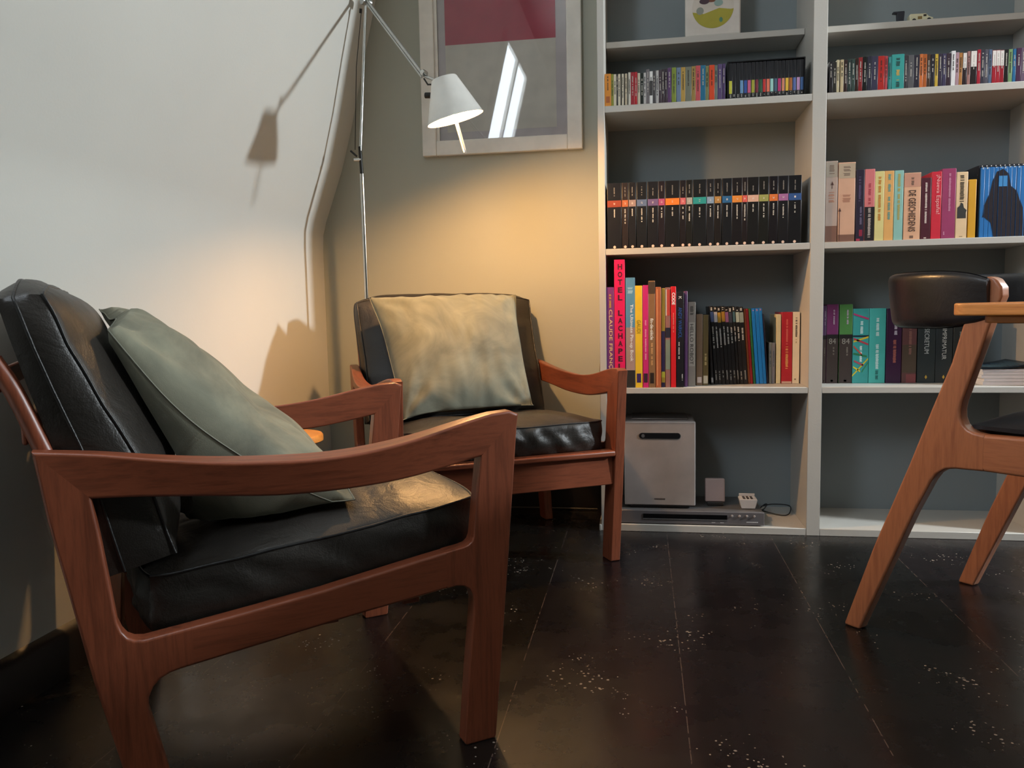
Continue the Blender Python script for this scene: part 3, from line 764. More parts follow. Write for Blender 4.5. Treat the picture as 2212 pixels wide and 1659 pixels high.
def stacked(o, body, w, z1, z0, col):
    n = len(body); st = (z1-z0)/n
    for i, ch in enumerate(body):
        if ch == ' ': continue
        text_mesh(ch, plain(col, .5), o, w*.42, st*.72, face_matrix(w*.55, -.0002, z1-(i+.5)*st, False), 'title_letter', bold=.03)
LEAN = -math.radians(4.1)
magi = 0
for i, e in enumerate(ROWS['L4']):
    x0, x1, h, y, col, cn, k = e; x0 /= 1000; x1 /= 1000; h /= 1000; y /= 1000
    lean = LEAN if (k.startswith('mag') and k != 'mag') or k == 'leanp' else (LEAN*.85 if k == 'label2' else 0)
    if lean: h = h/math.cos(lean)
    hard = k in ('hotel', 'claude', 'pinup', 'andy', 'redbook')
    o, w = book(x0, x1, h, y, .490, col, 'magazine' if lean and k != 'label2' else 'book', .20 if h > .25 else .15, not hard, .35, pages=(w_ := x1-x0) > .011, lean=lean)
    where = 'left bay lower shelf'
    if k == 'claude':
        stext(o, 'CLAUDE FRANÇOIS', w, h*.42, h*.72, w*.55, 'e8c98a', bold=.005); dashes(o, w, h*.93, h*.80, w*.5, w*.3, 'c99a3a', 'author_text', 1); lab = 'purple book with cream lettering at left end of shelf'
    elif k == 'hotel': stacked(o, 'HOTEL LACHAPELLE', w, h*.975, h*.02, '43101f'); lab = 'tallest hot pink book with stacked dark letters'
    elif k == 'pinup':
        patch('skin_toned_panel', o, .0004, w-.0004, .004, h*.55, 'a98c84'); patch('dark_foot_panel', o, .0004, w-.0004, .001, h*.16, '2a2a28', th=.0005)
        stext(o, 'The Ultimate Pin-up Book', w, h*.50, h*.52, w*.42, 'eef0f0', y=-.0006, bold=.015, cx=w*.6); dashes(o, w, h*.11, h*.03, w*.4, w*.2, 'b8c8b8', 'publisher_mark', 3); dashes(o, w, h*.93, h*.86, w*.5, w*.6, 'a9cfe0', 'author_text', 4)
        lab = 'tall blue and skin toned picture book with white lettering'
    elif k == 'gaudi': stext(o, 'GAUDI', w, h*.60, h*.13, w*.55, '8f7a20'); patch('purple_square', o, w*.2, w*.8, h*.05, h*.14, '3a2760'); lab = 'yellow book with a purple square at the foot'
    elif k == 'mag': dashes(o, w, h*.66, h*.28, w*.5, w*.25, 'f0a8c0', 'title_text', 5); patch('dark_label', o, w*.15, w*.85, h*.05, h*.14, '3a2030'); lab = 'magenta book right of the yellow one'
    elif k == 'fin':
        stext(o, 'fin-de-siècle', w, h*.55, h*.2, w*.5, 'f2eee4', bold=.02); patch('dark_top_panel', o, .0004, w-.0004, h*.88, h*.99, '4a3a2c'); patch('dark_foot_panel', o, w*.2, w*.8, h*.04, h*.14, '2c2018'); dashes(o, w, h*.42, h*.2, w*.5, w*.3, 'd9a870', 'subtitle_text', 9); lab = 'brown photo book with white lettering, magenta book on its left'
    elif k == 'plain2': patch('light_stripe', o, w*.2, w*.42, h*.02, h*.98, 'd98f62'); lab = 'rust brown book with a lighter stripe'
    elif k == 'multi1':
        patch('dark_panel', o, .0003, w-.0003, h*.16, h*.57, '33284a'); patch('olive_panel', o, .0003, w-.0003, h*.1, h*.16, 'b8b23c', th=.0004); patch('dark_foot_panel', o, .0003, w-.0003, .0008, h*.05, '2a2240'); lab = 'narrow olive yellow book with a dark violet middle'
    elif k == 'multi2':
        patch('dark_panel', o, .0003, w-.0003, h*.50, h*.60, '2a2636'); patch('grey_panel', o, .0003, w-.0003, h*.18, h*.48, '7f8a78', th=.0004); patch('red_panel', o, w*.3, w-.0003, h*.72, h*.98, 'c0453a'); patch('pale_panel', o, .0003, w*.3, h*.72, h*.98, 'c9c2b4'); lab = 'narrow book patched red, grey and green'
    elif k == 'code': stext(o, 'CODE', w, h*.88, h*.12, w*.6, 'ffffff', bold=.03); dashes(o, w, h*.74, h*.55, w*.5, w*.25, 'e87a70', 'title_text', 6); lab = 'bright red narrow book with white top lettering'
    elif k == 'andy':
        stext(o, 'ANDY WARHOL', w, h*.68, h*.32, w*.5, '2c57a8'); stext(o, 'K', w, h*.94, h*.03, w*.4, 'f0f0f0', name='publisher_mark'); dashes(o, w, h*.50, h*.30, w*.35, w*.18, 'd8d8d8', 'subtitle_text', 7); dashes(o, w, h*.14, h*.08, w*.8, w*.14, 'd8d8d8', 'publisher_text', 8); lab = 'black book with blue lettering, red book on its left'
    elif k == 'plain3': lab = 'purple book behind right edge of the black one'
    elif k == 'robot':
        stext(o, 'HELLO ROBOT', w, h*.50, h*.48, w*.46, '3c3630', bold=.0); patch('pale_panel', o, w*.08, w*.92, h*.24, h*.76, 'a0978a', th=.00015); dashes(o, w, h*.95, h*.85, w*.5, w*.5, '4a443c', 'author_text', 2); lab = 'grey book with dark letters HELLO ROBOT'
    elif k == 'heart': patch('pale_label', o, w*.15, w*.85, h*.04, h*.12, 'cbb8b0'); lab = 'short grey brown book with a pale foot label'
    elif k == 'label': patch('pale_label', o, w*.1, w*.9, h*.03, h*.14, 'c8bba4'); dashes(o, w, h*.48, h*.3, w*.5, w*.4, 'c9b078', 'title_text', 4); lab = 'short olive brown book with a pale foot label'
    elif k == 'label2': patch('pale_label', o, w*.1, w*.9, h*.03, h*.1, 'a9aaad'); lab = 'dark grey book leaning left with a grey foot label'
    elif k.startswith('mag') and k != 'mag':
        j = int(k[3:]); magi = j
        dashes(o, w, h*.985, h*.955, w*.5, w*.5, 'e8e4de', 'issue_mark', j)
        patch('cover_picture', o, .0004, w-.0004, h*.80, h*.93, ['5f6a92', 'cfc8c8', 'b98f35', 'a87c2c', '8c5a86', '3f4250', '4a6a74', 'b8c2b4', '9aa59a'][j])
        dashes(o, w, h*.74, h*.46+.004*j, w*.5, w*.42, 'c9c5bf', 'title_text', j+20); dashes(o, w, h*.18, h*.06, w*.5, w*.3, 'aaa69f', 'publisher_text', j+30)
        lab = 'black spined art magazine leaning left, %s of the black row' % ordn(j+1)
    elif k == 'leanp':
        lab = '%s magazine leaning left' % cn
        if cn == 'bright blue': lab = ['left', 'middle', 'right'][ci % 3] + ' one of three bright blue magazines leaning left'; ci += 1
        if 'blue' in cn: dashes(o, w, h*.99, h*.97, w*.5, w*.4, 'e08aa0', 'issue_mark', i)
    elif k == 'small': dashes(o, w, h*.8, h*.4, w*.5, w*.35, '4d5a6a', 'title_text', i); lab = ('left' if cn == 'grey' and not any(x.get('label', '').startswith('left one of the two short') for x in COL.objects) else 'right') + ' one of the two short grey booklets'
    elif k == 'plain': lab = 'cream book beside the thick red one'
    elif k == 'redbook': dashes(o, w, h*.90, h*.55, w*.5, w*.18, 'd96a60', 'author_text', 2); dashes(o, w, h*.52, h*.2, w*.5, w*.26, 'e0a060', 'title_text', 3); patch('pale_foot_strip', o, .001, w-.001, .001, h*.03, 'd0b0a0'); lab = 'thick red book near right end of shelf'
    elif k == 'ivory': dashes(o, w, h*.92, h*.65, w*.5, w*.28, '4a4038', 'title_text', 3); dashes(o, w, h*.62, h*.55, w*.5, w*.2, 'b09a70', 'author_text', 3); patch('publisher_mark', o, w*.3, w*.5, h*.05, h*.07, '6a5c48'); lab = 'ivory book at right end of shelf'
    tag(o, lab + ', ' + where, 'magazine' if lean and k != 'label2' else 'book', 'books and magazines on the second lowest left shelf')
for i, e in enumerate(ROWS['R4']):
    x0, x1, h, y, col, cn, k = e; x0 /= 1000; x1 /= 1000; h /= 1000; y /= 1000
    o, w = book(x0, x1, h, y, .490, col, 'book', .15, True, .4)
    if k.startswith('n84'):
        patch('brown_panel', o, .0003, w-.0003, .0006, h*.62, '3c302c')
        patch('black_strip', o, .0003, w-.0003, h*.57, h*.62, '191514', th=.0005)
        if w > .012: text_mesh('84', plain('8f867c', .5), o, w*.6, h*.07, face_matrix(w*.5, -.0006, h*.535, False), 'title_text')
        dashes(o, w, h*.46, h*.36, w*.62, w*.14, '7a6f64', 'subtitle_text', i); patch('publisher_mark', o, w*.4, w*.6, h*.02, h*.045, '8f867c')
        dashes(o, w, h*.93, h*.75, w*.62, w*.14, 'b09aa8', 'author_text', i)
        lab = {'n84s': 'dark violet topped thick brown book at left end', 'n84p': 'thick brown book with a purple top third and number 84', 'n84g': 'thick brown book with a green top third and number 84'}[k]
    elif k == 'strokes':
        patch('dark_strip', o, .0003, w-.0003, h*.62, h*.645, '15303a')
        rnd = random.Random(5)
        for col2, a, b, c2, d2 in (('d8b830', .05, .56, .98, .62), ('c03a4a', .05, .60, .98, .52), ('b8366a', .02, .93, .98, .86), ('2c7a4a', .05, .40, .9, .36), ('b84a58', .1, .30, .7, .24), ('d8c030', .0, .10, .98, .33), ('e0c838', .05, .22, .5, .16), ('2c8a58', .6, .15, .98, .28), ('c84a3a', .05, .50, .6, .38)):
            bm = bmesh.new(); t_ = .006
            vs = [bm.verts.new(q) for q in ((a*w, -.0006, b*h-t_/2), (c2*w, -.0006, d2*h-t_/2), (c2*w, -.0006, d2*h+t_/2), (a*w, -.0006, b*h+t_/2))]; bm.faces.new(vs)
            mk('brush_stroke', bm, plain(col2, .5), o, smooth=0)
        dashes(o, w, h*.86, h*.66, w*.55, w*.2, 'cfe8e4', 'author_text', 7); dashes(o, w, h*.5, h*.3, w*.52, w*.16, 'e8f0ec', 'title_text', 8)
        lab = 'teal book covered in yellow and red brush strokes'
    elif k == 'turq': dashes(o, w, h*.9, h*.64, w*.5, w*.2, 'd8f0ec', 'author_text', 7); dashes(o, w, h*.52, h*.2, w*.5, w*.2, 'd8f0ec', 'title_text', 8); dashes(o, w, h*.17, h*.06, w*.5, w*.2, '2a6a66', 'publisher_text', 9); lab = 'plain turquoise book with white lettering'
    elif k == 'purp': dashes(o, w, h*.92, h*.66, w*.6, w*.2, 'd8ccd8', 'author_text', 7); dashes(o, w, h*.58, h*.28, w*.55, w*.22, 'b86a5c', 'title_text', 8); lab = 'dark purple book with small white and red lettering'
    elif k == 'brown': patch('dull_brown_panel', o, .0004, w-.0004, h*.14, h*.52, '57483c'); patch('rose_foot', o, w*.3, w-.0004, .001, h*.12, '8c4a4c', th=.0004); dashes(o, w, h*.84, h*.38, w*.55, w*.2, '9a6a60', 'title_text', 2); lab = 'reddish brown book under corner of the leather chair back'
    else:
        if k != 'third': stext(o, k, w, h*.57 if k == 'SECRETUM' else h*.53, h*.34 if k == 'SECRETUM' else h*.42, w*.26, 'ccd0cc')
        else: dashes(o, w, h*.7, h*.35, w*.5, w*.2, '8a8f8c', 'title_text', 5)
        bm = bmesh.new()
        if k != 'third':
            vs = [bm.verts.new((w*.5+a*.004, -.0004, h*.08+b*.007)) for a, b in ((-1, 0), (0, -1), (1, 0), (0, 1))]; bm.faces.new(vs)
            mk('gold_emblem', bm, plain('d8b04a', .35), o, smooth=0)
        else: bm.free()
        lab = {'SECRETUM': 'dark slate book with letters SECRETUM and gold emblem', 'IMPRIMATUR': 'dark slate book with letters IMPRIMATUR and gold emblem', 'third': 'dark slate book half hidden behind the slanting chair post'}[k]
    tag(o, lab + ', right bay lower shelf', 'book', 'books on the second lowest right shelf')
# lying stack at the right end of that shelf
zz = .4903
for j, (h_, xs, c_) in enumerate(((.012, .0, 'f2eeee'), (.010, .004, 'f2eeee'), (.011, -.003, 'f2eeee'), (.009, .002, 'f2eeee'), (.008, .0, 'f2eeee'))):
    o, w = book(0, .15, .02, 0, 0, c_, 'book', .15)  # placeholder shape replaced below
    for c2 in list(o.children): bpy.data.objects.remove(c2)
    bm = bmesh.new(); box(bm, 0, .143, 0, .19, 0, .0006); box(bm, 0, .143, 0, .19, h_-.001, h_-.0004); box(bm, 0, .0008, 0, .19, .0006, h_-.001)
    me = bpy.data.meshes.new('book'); bm.to_mesh(me); bm.free(); me.materials.append(plain(c_, .5)); o.data = me
    o.modifiers.clear()
    bx('page_block', (.001, .141, .0015, .188, .0007, h_-.0011), plain('f2e9ea', .8), o, smooth=0)
    o.location = (1.068+xs, 2.735+.002*j, zz); zz += h_
    tag(o, 'white book lying flat in the stack at shelf end, %s from the bottom' % ordn(j+1), 'book', 'white books lying in a stack')
bm = bmesh.new(); n_ = 14
for i in range(n_+1):
    for j in (0, 1):
        u = i/n_; xx = .145*u; zc = .016*(u-.25)**2*1.6 if u > .25 else 0
        bm.verts.new((xx, j*.19, zc)); 
bm.verts.ensure_lookup_table()
for i in range(n_): bm.faces.new((bm.verts[2*i], bm.verts[2*i+2], bm.verts[2*i+3], bm.verts[2*i+1]))
r_ = bmesh.ops.extrude_face_region(bm, geom=list(bm.faces))
for v in [g for g in r_['geom'] if isinstance(g, bmesh.types.BMVert)]: v.co.z += .005
mg = mk('magazine', bm, plain('24303a', .35), loc=(1.066, 2.74, zz+.0004)); tag(mg, 'dark blue curled magazine on top of the lying white books', 'magazine')
bm = bmesh.new()
for i in range(2, 13):
    u = i/n_; zc = .016*(u-.25)**2*1.6 if u > .25 else 0
    box(bm, .145*u-.003, .145*u+.002, .02+.004*(i % 3), .15-.01*(i % 4), zc+.0052, zc+.0056)
mk('pale_cover_pattern', bm, plain('6f97b0', .4), mg, smooth=0)

# ------------------------------------------------------------------ teak armchairs
LEA = leather('worn_black_leather', '221e1a', .42, 18, .5)
LEA2 = leather('dark_leather_piping', '141313', .4, 40, .3)
HW = .343
def lerp(a, b, t): return a+(b-a)*t
def path_at(P, t):
    """point at parameter 0..1 of a polyline [(s,z)...] by arc length"""
    L = [0]
    for a, b in zip(P, P[1:]): L.append(L[-1]+math.dist(a, b))
    d = max(0, min(1, t))*L[-1]
    for i in range(len(P)-1):
        if d <= L[i+1]+1e-9:
            k = (d-L[i])/(L[i+1]-L[i]); return (lerp(P[i][0], P[i+1][0], k), lerp(P[i][1], P[i+1][1], k))
    return P[-1]
def nz(x, y, z, s=1.0): return noise.noise(Vector((x*s, y*s, z*s)))

ARM_T = [(-.733, .580), (-.658, .571), (-.571, .556), (-.49, .545), (-.41, .539), (-.34, .537), (-.265, .542), (-.187, .554), (-.105, .572), (-.053, .582), (-.016, .587), (-.004, .585), (.001, .578)]
ARM_B = [(-.072, .509), (-.105, .503), (-.14, .497), (-.221, .486), (-.312, .482), (-.412, .484), (-.511, .494), (-.604, .503), (-.665, .507)]
FLEG = [(.001, .578), (-.002, .560), (-.012, .452), (-.023, .329), (-.035, .206), (-.055, .004), (-.058, 0), (-.112, 0), (-.115, .004), (-.103, .136), (-.092, .233), (-.0905, .258), (-.093, .270), (-.099, .280), (-.108, .2865), (-.122, .2892), (-.140, .2875), (-.140, .3512), (-.110, .3550), (-.099, .3575), (-.092, .363), (-.0885, .372), (-.083, .42), (-.072, .509)]
RAIL = [(-.140, .3512), (-.140, .2875), (-.196, .281), (-.306, .270), (-.423, .255), (-.524, .2425), (-.545, .2400), (-.545, .2990), (-.488, .305), (-.348, .321), (-.194, .344)]
RLEG = [(-.733, .580), (-.720, .482), (-.695, .34), (-.678, .242), (-.650, .111), (-.628, 0), (-.574, 0), (-.589, .093), (-.599, .139), (-.6095, .188), (-.6085, .204), (-.602, .2185), (-.592, .2285), (-.578, .2350), (-.562, .2380), (-.545, .2400), (-.545, .2990), (-.610, .2925), (-.622, .2945), (-.631, .300), (-.638, .310), (-.643, .325), (-.650, .39), (-.657, .45), (-.665, .507)]
SEAMS = [((.001, .578), (-.072, .509)), ((-.140, .3512), (-.140, .2875)), ((-.545, .240), (-.545, .2990)), ((-.733, .580), (-.665, .507))]
def armchair(name, loc, rz, label):
    root = empty(name, loc, rz, label, 'armchair')
    th = .030
    for sgn in (-1, 1):
        y0, y1 = (HW-th, HW) if sgn > 0 else (-HW, -HW+th)
        def part(nm, pts, mat, inset=0.0, bev=.005):
            bm = bmesh.new(); prism(bm, pts, y0+inset*(1 if True else 0), y1-inset); return seam_bevel(mk(nm, bm, mat, root, smooth=35), SEAMS, bev)
        # armrest with a softly twisted upper face
        bm = bmesh.new(); T = [Vector((a, 0, b)) for a, b in ARM_T]; TT = spline([(a, 0, b) for a, b in ARM_T[:-3]], 3)
        top = [(v.x, v.z) for v in TT] + ARM_T[-2:]
        bot = [(v.x, v.z) for v in spline([(a, 0, b) for a, b in reversed(ARM_B)], 3)]
        n = 40; rows_ = []
        for i in range(n+1):
            t = i/n; a = path_at(top, t); b = path_at(bot, t); k = math.sin(PI*t)**1.3
            o_out, o_in = (y1, y0) if sgn > 0 else (y0, y1)
            lean_ = .030*k*sgn; low = .014*k*sgn
            ring = []
            for (yy, f) in ((o_out+low, 0), (o_out+low*1.5, .5), (o_out+lean_, 1), (o_in+lean_*.75, 1.001), (o_in+low*1.4, .5), (o_in+low, 0)):
                p_ = (lerp(b[0], a[0], f), lerp(b[1], a[1], f))
                dz = .007*k if f == 1.001 else 0; f = min(f, 1)
                ring.append(bm.verts.new((p_[0], yy, p_[1]+dz)))
            rows_.append(ring)
        for r1, r2 in zip(rows_, rows_[1:]):
            for k in range(6): bm.faces.new((r1[k], r1[(k+1) % 6], r2[(k+1) % 6], r2[k]))
        bm.faces.new(rows_[0]); bm.faces.new(list(reversed(rows_[-1])))
        seam_bevel(mk('armrest', bm, TEAK('x'), root, smooth=35), SEAMS, .005, eps=.004)
        part('leg', FLEG, TEAK('z')); part('leg', RLEG, TEAK('z', .18)); part('side_rail', RAIL, TEAK('x', -.09))
    yi = HW-th
    bx('front_rail', (-.062, -.036, -yi, yi, .240, .326), TEAK('y'), root, bevel=.003)
    bx('front_rail_lip', (-.066, -.018, -yi, yi, .3265, .343), TEAK('y'), root, bevel=.005, seg=3)
    bx('rear_rail', (-.665, -.640, -yi, yi, .225, .286), TEAK('y'), root, bevel=.003)
    for i in range(3): bx('seat_slat', (-.21-.14*i, -.18-.14*i, -yi, yi, .262-.009*i, .276-.009*i), TEAK('y'), root, bevel=.002)
    # sloping back frame: two round posts and cross slats behind the cushion
    for sgn in (-1, 1):
        bm = bmesh.new(); t = sgn*.300
        tube(bm, spline([(-.716, t, .560), (-.727, t, .590), (-.752, t, .660), (-.772, t, .700), (-.775, t, .707)], 5), .0125, 16)
        mk('back_post', bm, TEAK('z', .3), root, smooth=60)
    for zz_, ss in ((.675, -.7705), (.600, -.7435), (.50, -.7185)):
        bx('back_slat', (ss-.004, ss+.004, -.299, .299, zz_-.016, zz_+.016), TEAK('y'), root, bevel=.003)
    # seat cushion: boxed, piped, wrinkled
    def crown(u, v): return .044*(1-u**4)*(1-v**4)**.9*(.38+.62*max(0, min(1, (v+.75)/.9)))
    def seat_fn(u, v, w):
        s = lerp(-.615, -.052, (v+1)/2); zb = lerp(.284, .3445, (v+1)/2); h_ = lerp(.085, .083, (v+1)/2)
        cr = 1-.05*abs(v)**6
        y_ = u*.309*cr; s2 = s + (0 if abs(v) < 1 else 0) - .018*(abs(u)**6)*v
        z_ = zb + (w+1)/2*h_
        if w > .999: z_ += crown(u, v) + .004*nz(u*2.4, v*3.5, 3.1) - .010*math.exp(-((u+.05)**2+(v-.25)**2)*7)
        if w < -.999: z_ += .0*u
        bulge = (1-w*w)
        if abs(v) > .999: s2 += v*.012*bulge*(1-u**8)
        if abs(u) > .999: y_ += u*.0035*bulge*(1-v**8)
        # diagonal creases on the box sides and near the front edge
        if abs(u) > .999 or abs(v) > .999:
            q = nz(s*16+z_*26, u*9+w*.8, 4.0)
            d_ = .0060*q*bulge**.5
            if abs(u) > .999: y_ += u*(d_-.002)
            else: s2 += v*d_*2
        if w > .999: z_ += .0022*nz(s*40, y_*9, 9)*(abs(v) > .2)*(1-u**8)*(1-v**8)
        return Vector((s2, y_, z_))
    sc2 = mk('seat_cushion', cubemap(seat_fn, (56, 56, 10)), LEA, root, smooth=50)
    mk('piping', seam_loop(seat_fn, 1, .0026), LEA2, sc2, smooth=60)
    # back cushion between two sloping seams
    FR_ = [(-.560, .405), (-.600, .548), (-.640, .63), (-.681, .722), (-.708, .808)]
    RR_ = [(-.672, .378), (-.708, .570), (-.733, .66), (-.752, .741), (-.764, .803)]
    def back_fn(u, v, w):
        a = path_at(RR_, (v+1)/2); b = path_at(FR_, (v+1)/2); k = (w+1)/2
        s = lerp(a[0], b[0], k); z_ = lerp(a[1], b[1], k)
        y_ = u*(.3085-.006*(1-abs(v))+.006*(v+1)/2)
        z_ -= .016*(abs(u)**8)*(v > .0)*v**4
        if w > .999: s += .046*(1-u**4)*(1-v**6)+.003*nz(u*3, v*3, 7); z_ += .012*(1-u**4)*(1-v**6)
        if w < -.999: s -= .010*(1-u**4)*(1-v**4)
        bulge = 1-w*w
        if v > .999: z_ += .014*bulge*(1-u**6)+.004*nz(u*4, w, 2)
        if v < -.999: z_ -= .018*bulge*(1-u**6)
        if abs(u) > .999: y_ += u*.009*bulge*(1-v**8)
        return Vector((s, y_, z_))
    b2 = mk('back_cushion', cubemap(back_fn, (44, 44, 8)), LEA, root, smooth=50)
    mk('piping', seam_loop(back_fn, 1, .0024), LEA2, b2, smooth=60)
    mk('piping', seam_loop(back_fn, -.25, .0024), LEA2, b2, smooth=60)
    return root
A = armchair('armchair', (-.4115, 1.6477, 0), .6097, 'nearest teak armchair at left, seen from its side, under the slumped pillow')
B = armchair('armchair', (-.3422, 2.1494, 0), -1.0635, 'teak armchair facing out from the corner below the framed print')

# ------------------------------------------------------------------ velvet pillows
VEL = velvet('grey_green_velvet', '68685a', '8a8975')
def pillow(name, parent_root, c00, c10, c11, c01, th, label, wr=1.0, sag=0.0, seed=0, front=1, tw=.02, rear=1.0, low=1.0, ex=.40, bow=0.0):
    """corners in chair space: c00 bottom right.. seam edges bow inwards a little"""
    Mx = Matrix.Translation(parent_root.location) @ Matrix.Rotation(parent_root.rotation_euler.z, 4, 'Z')
    C = [Vector(q) for q in (c00, c10, c11, c01)]
    nrm = (C[1]-C[0]).cross(C[3]-C[0]).normalized()*front
    def fn(u, v, w):
        a, b = (u+1)/2, (v+1)/2
        # pull edges in between the corners
        pin = .05
        a2 = .5+(a-.5)*(1-pin*(1-v*v)*1.0) if True else a
        b2 = .5+(b-.5)*(1-pin*(1-u*u)*1.0)
        p_ = C[0]*(1-a2)*(1-b2)+C[1]*a2*(1-b2)+C[2]*a2*b2+C[3]*(1-a2)*b2
        f = max(0, (1-u**2))**ex*max(0, (1-v**2))**ex
        t_ = th*f*(1+.12*nz(u*1.6+seed, v*1.6, 2))
        edge = max(abs(u), abs(v))
        rc_ = math.hypot(abs(u)-1, abs(v)-1); an = math.atan2(1-abs(v), 1-abs(u)+1e-6)
        wrk = (.010*nz(u*3.2+seed, v*3.2+seed, 1.3)+.006*nz(u*8, v*2.6, seed+5)*wr)*f**.5
        wrk += .009*math.sin(an*9+seed+u*2)*math.exp(-((rc_-.35)/.25)**2)*min(1, f*2)*(1 if v < 0 else .6)
        wrk += .006*math.sin(u*17+nz(u*4, v*2, seed)*4)*math.exp(-((1-abs(v))/.16)**2)*min(1, f*2)
        back = w < 0
        if back: t_ *= rear*(1+.35*(1-b))
        else: t_ *= low+(1-low)*b
        p_ = p_ + nrm*((t_+wrk)*w)
        p_ += nrm*(tw*nz(u*1.3+seed, v*1.3, 8)*edge**4 - bow*(1-v*v))
        p_.z -= sag*(1-b)*f
        # rest on the seat and against the back cushion instead of sinking in
        vv = max(-.995, min(.995, (p_.x+.615)/.563*2-1)); uu = max(-.99, min(.99, p_.y/.309))
        p_.z = max(p_.z, lerp(.369, .4275, (vv+1)/2)+.044*(1-uu**4)*(1-vv**4)**.9*(.38+.62*max(0, min(1, (vv+.75)/.9)))+.014)
        kz = max(0, min(1, (p_.z-.405)/.395)); sb = path_at([(-.560, .405), (-.600, .548), (-.640, .63), (-.681, .722), (-.706, .800)], kz)[0]
        vb = kz*2-1; sb += .046*(1-uu**4)*max(0, 1-vb**6)+.017
        if p_.z < .80: p_.x = max(p_.x, sb)
        return Mx @ p_
    bm = bmesh.new(); n = 64; V = {}
    for side in (1, -1):
        for i in range(n+1):
            for j in range(n+1):
                on = i in (0, n) or j in (0, n)
                key = (i, j, 0 if on else side)
                if key not in V: V[key] = bm.verts.new(fn(math.sin((i/n-.5)*PI) if False else 2*i/n-1, 2*j/n-1, 0 if on else side))
    g = lambda i, j, s: V[(i, j, 0 if (i in (0, n) or j in (0, n)) else s)]
    for s in (1, -1):
        for i in range(n):
            for j in range(n): bm.faces.new((g(i, j, s), g(i+1, j, s), g(i+1, j+1, s), g(i, j+1, s)))
    cen = Mx @ (sum(C, Vector())/4)
    for v in bm.verts: v.co -= cen
    o = mk(name, bm, VEL, None, smooth=180, loc=cen)
    pts = []
    for (a, b) in (((-1, -1), (1, -1)), ((1, -1), (1, 1)), ((1, 1), (-1, 1)), ((-1, 1), (-1, -1))):
        for i in range(24): t = i/24; pts.append(fn(lerp(a[0], b[0], t), lerp(a[1], b[1], t), 0)-cen)
    pts.append(pts[0]); bm = bmesh.new(); tube(bm, pts, .0013, 6, caps=False)
    mk('seam', bm, plain('7f8072', .85), o, smooth=60)
    return tag(o, label, 'pillow')
pillow('throw_pillow', A, (-.272, -.258, .424), (-.262, .215, .438), (-.655, .215, .775), (-.632, -.235, .742), .098, 'grey-green velvet pillow slumped on the near armchair, one corner pointing at us', seed=3, rear=1.5, low=.80, bow=.036)
pillow('throw_pillow', B, (-.255, -.262, .432), (-.245, .145, .434), (-.588, .218, .806), (-.598, -.290, .810), .105, 'square olive-grey velvet pillow upright in the corner armchair', seed=11, ex=.55)

# ------------------------------------------------------------------ floor lamp
CHROME = plain('c9c9c6', .16, 1.0); ALU = plain('b9bab8', .34, .9); DARKM = plain('2b2a28', .35, .6)
lamp = empty('floor_lamp', (-.98, 2.78, 0), 0, 'tall aluminium floor lamp with jointed arm and small white cone shade, lit', 'lamp')
LB = Vector((-.98, 2.78, 0))
def L(p_): return Vector(p_)-LB
bm = bmesh.new(); lathe(bm, [(0, 0), (.112, 0), (.115, .003), (.115, .014), (.112, .017), (.012, .019), (.0, .019)], 48); mk('base', bm, ALU, lamp, smooth=40)
def rod(name, pts, r, mat, par=lamp, r2=None, seg=14):
    bm = bmesh.new(); tube(bm, pts, r, seg, r2=r2); return mk(name, bm, mat, par, smooth=60)
J1 = (-.988, 2.78, 1.316); J2 = (-.945, 2.775, 1.845); J3 = (-.640, 2.38, 1.459)
rod('pole', [L((-.98, 2.78, .018)), L((-.984, 2.78, 1.25))], .0080, CHROME)
jb = rod('lower_joint', [L((-.984, 2.78, 1.245)), L((-.988, 2.78, 1.345))], .0062, DARKM)
rod('joint_knob', [L((-1.010, 2.778, 1.300)), L((-.984, 2.78, 1.300))], .0065, CHROME, jb)
rod('joint_lever', [L((-1.022, 2.778, 1.332)), L((-1.000, 2.779, 1.312))], .0035, DARKM, jb)
rod('lower_arm', [L((-.986, 2.78, 1.33)), L(J2)], .0048, CHROME)
rod('spring_wire', [L((-1.006, 2.78, 1.335)), L((-.990, 2.78, 1.62)), L((-.964, 2.777, 1.80))], .0013, DARKM)
hub = rod('elbow_joint', [L((-.955, 2.76, 1.835)), L((-.935, 2.79, 1.835))], .013, ALU)
rod('joint_pin', [L((-.967, 2.778, 1.800)), L((-.963, 2.772, 1.812))], .005, DARKM, hub)
d_ = (Vector(J3)-Vector(J2)).normalized(); off = d_.cross(Vector((0, 1, 0.3))).normalized()*.0085
rod('upper_arm', [L(Vector(J2)), L(Vector(J3))], .0048, ALU)
rod('upper_rod', [L(Vector(J2)-off), L(Vector(J3)-off)], .0030, ALU)
hj = rod('head_joint', [L((-0.6411, 2.3780, 1.4658)), L((-0.6316, 2.3704, 1.4582))], .0095, CHROME)
rod('joint_link', [L((-0.6354, 2.3752, 1.4544)), L((-0.5993, 2.3571, 1.4354)), L((-0.5879, 2.3495, 1.4259))], .0042, CHROME, hj)
rod('joint_link', [L((-0.6373, 2.3752, 1.4468)), L((-0.6230, 2.3638, 1.4259)), L((-0.5898, 2.3543, 1.4220))], .0025, DARKM, hj)
rod('shade_knob', [L((-0.6297, 2.3571, 1.3935)), L((-0.6088, 2.3543, 1.3916))], .0085, DARKM, hj)
ax = Vector((.235, .13, -.963)).normalized(); rc = Vector((-0.5365, 2.3400, 1.3165))
MS = Matrix.Translation(L(rc)) @ (-ax).to_track_quat('Z', 'Y').to_matrix().to_4x4() @ Matrix.Scale(.951, 4)   # z up the shade
SH = plain('dcdad4', .42)
bm = bmesh.new()
